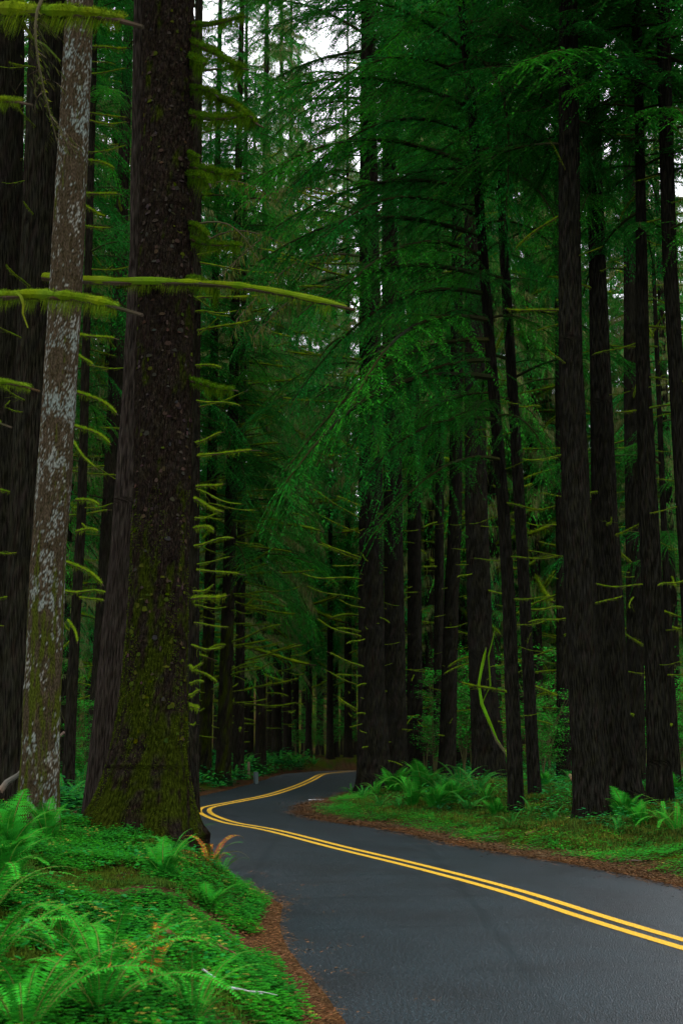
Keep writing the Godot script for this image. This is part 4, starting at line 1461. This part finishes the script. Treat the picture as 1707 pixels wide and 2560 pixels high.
func make_cover() -> void:
	var r := RandomNumberGenerator.new()
	r.seed = 70
	var jobs := [
		# name, label, clump, count, x0, x1, depth0, depth1, least distance from asphalt, patch threshold, colours, size
		["clover", "bright green clover carpet on the near bank", "clover", 26000, -9.0, 3.5, 3.2, 22.0, 0.10, -0.3, Color(0.024, 0.22, 0.010), Color(0.014, 0.14, 0.014), 1.0, -1.0],
		["clover_verge", "bright low clover along the verge across the road", "clover", 13000, -2.0, 9.0, 13.0, 52.0, 0.28, -0.3, Color(0.03, 0.25, 0.012), Color(0.015, 0.15, 0.018), 0.9, 1.0],
		["herb_layer", "low leafy herbs on the near bank", "leaf", 800, -9.0, 3.5, 3.5, 24.0, 0.5, -0.05, Color(0.014, 0.19, 0.025), Color(0.012, 0.13, 0.03), 0.6, -1.0],
		["undergrowth", "low green undergrowth on the far road bank", "leaf", 5000, -26.0, -2.0, 24.0, 90.0, 0.25, -0.25, Color(0.02, 0.2, 0.02), Color(0.012, 0.11, 0.03), 1.5, -1.0],
		["undergrowth", "low green undergrowth beneath the black trunks", "leaf", 3200, 0.0, 26.0, 20.0, 90.0, 2.2, 0.08, Color(0.02, 0.2, 0.02), Color(0.012, 0.11, 0.03), 1.0, 1.0],
		["moss_tufts", "olive moss cushions on the near bank", "moss", 20000, -9.0, 3.5, 3.2, 24.0, 0.5, -0.35, Color(0.075, 0.115, 0.010), Color(0.035, 0.09, 0.012), 1.0, -1.0],
		["moss_tufts", "olive moss on the verge under the black trunks", "moss", 9000, 0.0, 10.0, 16.0, 45.0, 1.3, -0.2, Color(0.085, 0.10, 0.012), Color(0.04, 0.08, 0.012), 1.8, 1.0],
		["needle_litter", "reddish needle litter along the near road edge", "litter", 5000, -9.0, 3.5, 5.0, 30.0, -0.9, -9.0, Color(0.155, 0.074, 0.03), Color(0.11, 0.062, 0.033), 1.0, -1.0],
		["needle_litter", "reddish needle litter along the far road edge", "litter", 7000, -2.0, 10.0, 12.0, 50.0, -0.7, -9.0, Color(0.155, 0.074, 0.03), Color(0.08, 0.052, 0.03), 1.5, 1.0]]
	var mossy := hit(330, 2235)
	var n := 0
	for j in jobs:
		var where := []
		var cols := []
		var tries := 0
		var litter: bool = j[2] == "litter"
		while where.size() < j[3] and tries < j[3] * 14:
			tries += 1
			var d: float = lerpf(j[6], j[7], pow(r.randf(), 1.5))
			var x: float = r.randf_range(j[4], j[5])
			if absf(x) > 0.27 * d + 0.8:
				continue
			var o := outside(x, d)
			if o.y != j[13] or o.x < j[8] or (litter and o.x < -0.12 and r.randf() > 0.015) or (litter and o.x > 0.15 + absf(r.randfn(0.0, 0.35))):
				continue
			var bare := 0.0
			if n < 3:
				bare = 0.5 * (1.0 - smoothstep(0.8, 2.4, Vector2(x, -d).distance_to(Vector2(mossy.x, mossy.z))))
			if not litter and n_big.get_noise_2d(x * 1.7 + n * 31.0, d * 1.7) + 0.3 * n_mid.get_noise_2d(x, d) < j[9] + bare + (0.12 if n == 0 else 0.3) * (1.0 - smoothstep(j[8], j[8] + 0.7, o.x)):
				continue
			var s: float = j[12] * r.randf_range(0.7, 1.3) * (1.0 + 0.012 * d)
			where.append(Transform3D(Basis(Vector3.UP, r.randf() * TAU) * Basis.from_scale(Vector3(s, s * r.randf_range(0.7, 1.5), s)), Vector3(x, (ground_y(x, d, o) if o.x > -0.1 else 0.012) - 0.003, -d)))
			if j[2] == "clover" and r.randf() < 0.035:
				cols.append(Color(0.30, 0.30, 0.05) * r.randf_range(0.5, 1.0))
				continue
			cols.append(j[10].lerp(j[11], clampf(r.randf() * 0.9 + 0.8 * n_mid.get_noise_2d(x * 0.6, d * 0.6 + 20.0) + 0.2, 0.0, 1.0)))
		scatter(j[0], j[1], clump(j[2], 710 + n), where, cols)
		n += 1


# ---------------------------------------------------------------- small things
func stick(label: String, a: Vector3, b: Vector3, radius: float, col: Color, seed_: int, forks := 1, mossy := false) -> void:
	rng.seed = seed_
	var s := Shape.new()
	var pts := PackedVector3Array()
	var rr := PackedFloat32Array()
	var cc := PackedColorArray()
	for i in 8:
		var q := i / 7.0
		pts.append((b - a) * q + Vector3(0, rnd(-0.3, 0.6) * radius, 0) + Vector3(rnd(-1, 1), rnd(-0.3, 0.3), rnd(-1, 1)) * (b - a).length() * 0.02)
		rr.append(radius * (1.0 - 0.6 * q) * rnd(0.85, 1.15))
		cc.append(vary(col, 0.75, 1.25))
	s.tube(pts, rr, 7, cc)
	var o := thing("fallen_branch", label, "branch", a)
	part(o, "stem", commit([s, M.wood]))
	for k in forks:
		var f := Shape.new()
		var i := 2 + k * 2
		var d := (b - a).rotated(Vector3.UP, rnd(0.5, 1.0) * (1.0 if k % 2 == 0 else -1.0)) * rnd(0.25, 0.45)
		var fp := PackedVector3Array([pts[i], pts[i] + d * 0.5 + Vector3(0, radius, 0), pts[i] + d])
		f.tube(fp, PackedFloat32Array([radius * 0.55, radius * 0.4, radius * 0.2]), 5, PackedColorArray([col, col, col]))
		part(o, "twig", commit([f, M.wood]))
	if mossy:
		var m := Shape.new()
		sleeve(m, pts, radius * 1.4, 1.2, 260, 0.7)
		part(o, "moss", commit([m, M.moss]))

func make_small() -> void:
	var up := Vector3(0, 0.05, 0)
	stick("rotting brown branch with a mossy middle lying on the near clover", hit(385, 2368) + up * 2.2, hit(580, 2425) + up * 2.0, 0.03, Color(0.14, 0.075, 0.04), 1001, 2, true)
	stick("thin grey twig on the clover beside the rotting branch", hit(400, 2420) + up, hit(570, 2450) + up, 0.01, Color(0.14, 0.11, 0.09), 1002, 1)
	stick("white lichen-crusted forked twig on the clover at the bottom of the bank", hit(570, 2522) + up * 2.4, hit(660, 2535) + up * 2.4, 0.007, Color(0.36, 0.38, 0.38), 1003, 2)
	stick("small white lichen twig on the clover above the forked one", hit(505, 2478) + up * 2.4, hit(540, 2498) + up * 2.4, 0.007, Color(0.42, 0.44, 0.44), 1004, 1)
	stick("pale bare limb leaning behind the lichened alder", hit(-5, 2040) + Vector3(0, 0.3, 0), hit(-5, 2040) + Vector3(0.75, 1.05, -0.3), 0.04, Color(0.09, 0.075, 0.055), 1005, 0)
	stick("short broken pale log end between the black trunks", hit(1420, 1975) + Vector3(0, 0.35, 0), hit(1445, 1985) + Vector3(0, 0.3, 0), 0.05, Color(0.14, 0.10, 0.06), 1006, 0)
	stick("thin stick lying on the brown litter across the road", hit(1200, 2100) + Vector3(0, 0.03, 0), hit(1245, 2098) + Vector3(0, 0.05, 0), 0.010, Color(0.10, 0.075, 0.05), 1007, 1)
	stick("mossy yellow-green root ridge on the verge across the road", hit(1310, 2090) + Vector3(0, 0.02, 0), hit(1375, 2070) + Vector3(0, 0.06, 0), 0.035, Color(0.1, 0.09, 0.03), 1008, 0, true)
	stick("pale twig across the litter near the verge clover", hit(1560, 2155) + Vector3(0, 0.03, 0), hit(1605, 2160) + Vector3(0, 0.04, 0), 0.010, Color(0.13, 0.11, 0.08), 1009, 1)
	stick("dark stick in front of the big black trunk on the verge", hit(1390, 2060) + Vector3(0, 0.05, 0), hit(1450, 2045) + Vector3(0, 0.12, 0), 0.014, Color(0.16, 0.12, 0.08), 1010, 1)

	var mark := Shape.new()
	var m0 := on_ground(800, 2001.5)
	for q in [[-0.35, -0.25], [0.35, -0.25], [0.35, 0.25], [-0.35, 0.25]]:
		mark.v.append(Vector3(m0.x + q[0], 0.026, m0.z + q[1]))
	mark.idx = PackedInt32Array([0, 1, 2, 0, 2, 3])
	structure("road_mark", commit([mark, M.pale_paint]), "small worn pale paint mark on the asphalt past the bend")

	# bent maple stem furred with bright moss
	var path := PackedVector3Array()
	var rr := PackedFloat32Array()
	var cc := PackedColorArray()
	for q in [[1285, 1990, 22], [1272, 1895, 20], [1240, 1850, 18], [1222, 1805, 16], [1203, 1760, 14], [1196, 1710, 12], [1206, 1660, 10], [1215, 1620, 7]]:
		path.append(at(q[0], q[1], 39.0))
		rr.append(q[2] * 0.2 * 39.0 / F)
		cc.append(Color(0.06, 0.055, 0.03))
	var foot := Vector3(path[0].x, ground_y(path[0].x, 39.0) - 0.05, path[0].z)
	path[0] = foot
	for i in path.size():
		path[i] -= foot
	var s := Shape.new()
	s.tube(path, rr, 8, cc)
	var o := thing("vine_maple", "bent maple stem furred with bright moss before the wide black trunk", "tree", foot)
	part(o, "stem", commit([s, M.wood]))
	rng.seed = 1020
	var m := Shape.new()
	sleeve(m, path, 0.10, 0.6, 2600, 0.99, 0.6, Color(0.09, 0.22, 0.008))
	part(o, "moss", commit([m, M.moss]))
	var f := Shape.new()
	var fork := PackedVector3Array([path[4], path[4] + Vector3(0.25, 0.5, 0), path[4] + Vector3(0.2, 1.3, 0.1), path[4] + Vector3(0.4, 2.0, 0)])
	f.tube(fork, PackedFloat32Array([0.035, 0.028, 0.02, 0.01]), 6, PackedColorArray([Color(0.05, 0.11, 0.006), Color(0.05, 0.11, 0.006), Color(0.05, 0.11, 0.006), Color(0.05, 0.11, 0.006)]))
	part(o, "fork", commit([f, M.wood]))

	# markers on the far bank
	for q in [["grey_marker", "short grey-green flat marker post on the far road bank", 640, 1926, 12, 31, Color(0.06, 0.085, 0.08), 60.0], ["wooden_post", "thin weathered wooden post behind the grey marker", 622, 1903, 6, 38, Color(0.12, 0.10, 0.06), 66.0]]:
		var depth: float = q[7]
		var p := at(q[2], q[3], depth)
		p.y = ground_y(p.x, depth)
		var k := depth / F
		var post := thing("marker_post" if q[0] == "grey_marker" else "wooden_post", q[1], "post", p)
		var b := Shape.new()
		var w: float = q[4] * k * 0.5
		var hgt: float = q[5] * k
		b.tube(PackedVector3Array([Vector3(0, -0.2, 0), Vector3(0, hgt * 0.96, 0), Vector3(0, hgt, 0)]), PackedFloat32Array([w, w, w * 0.8]), 8 if q[0] != "grey_marker" else 4, PackedColorArray([q[6], q[6], q[6]]))
		part(post, "shaft", commit([b, M.wood]))
		var cap := Shape.new()
		cap.tube(PackedVector3Array([Vector3(0, hgt + 0.002, 0), Vector3(0, hgt + 0.03, 0)]), PackedFloat32Array([w * 1.05, w * 0.5]), 8 if q[0] != "grey_marker" else 4, PackedColorArray([q[6], q[6]]))
		part(post, "cap", commit([cap, M.wood]))
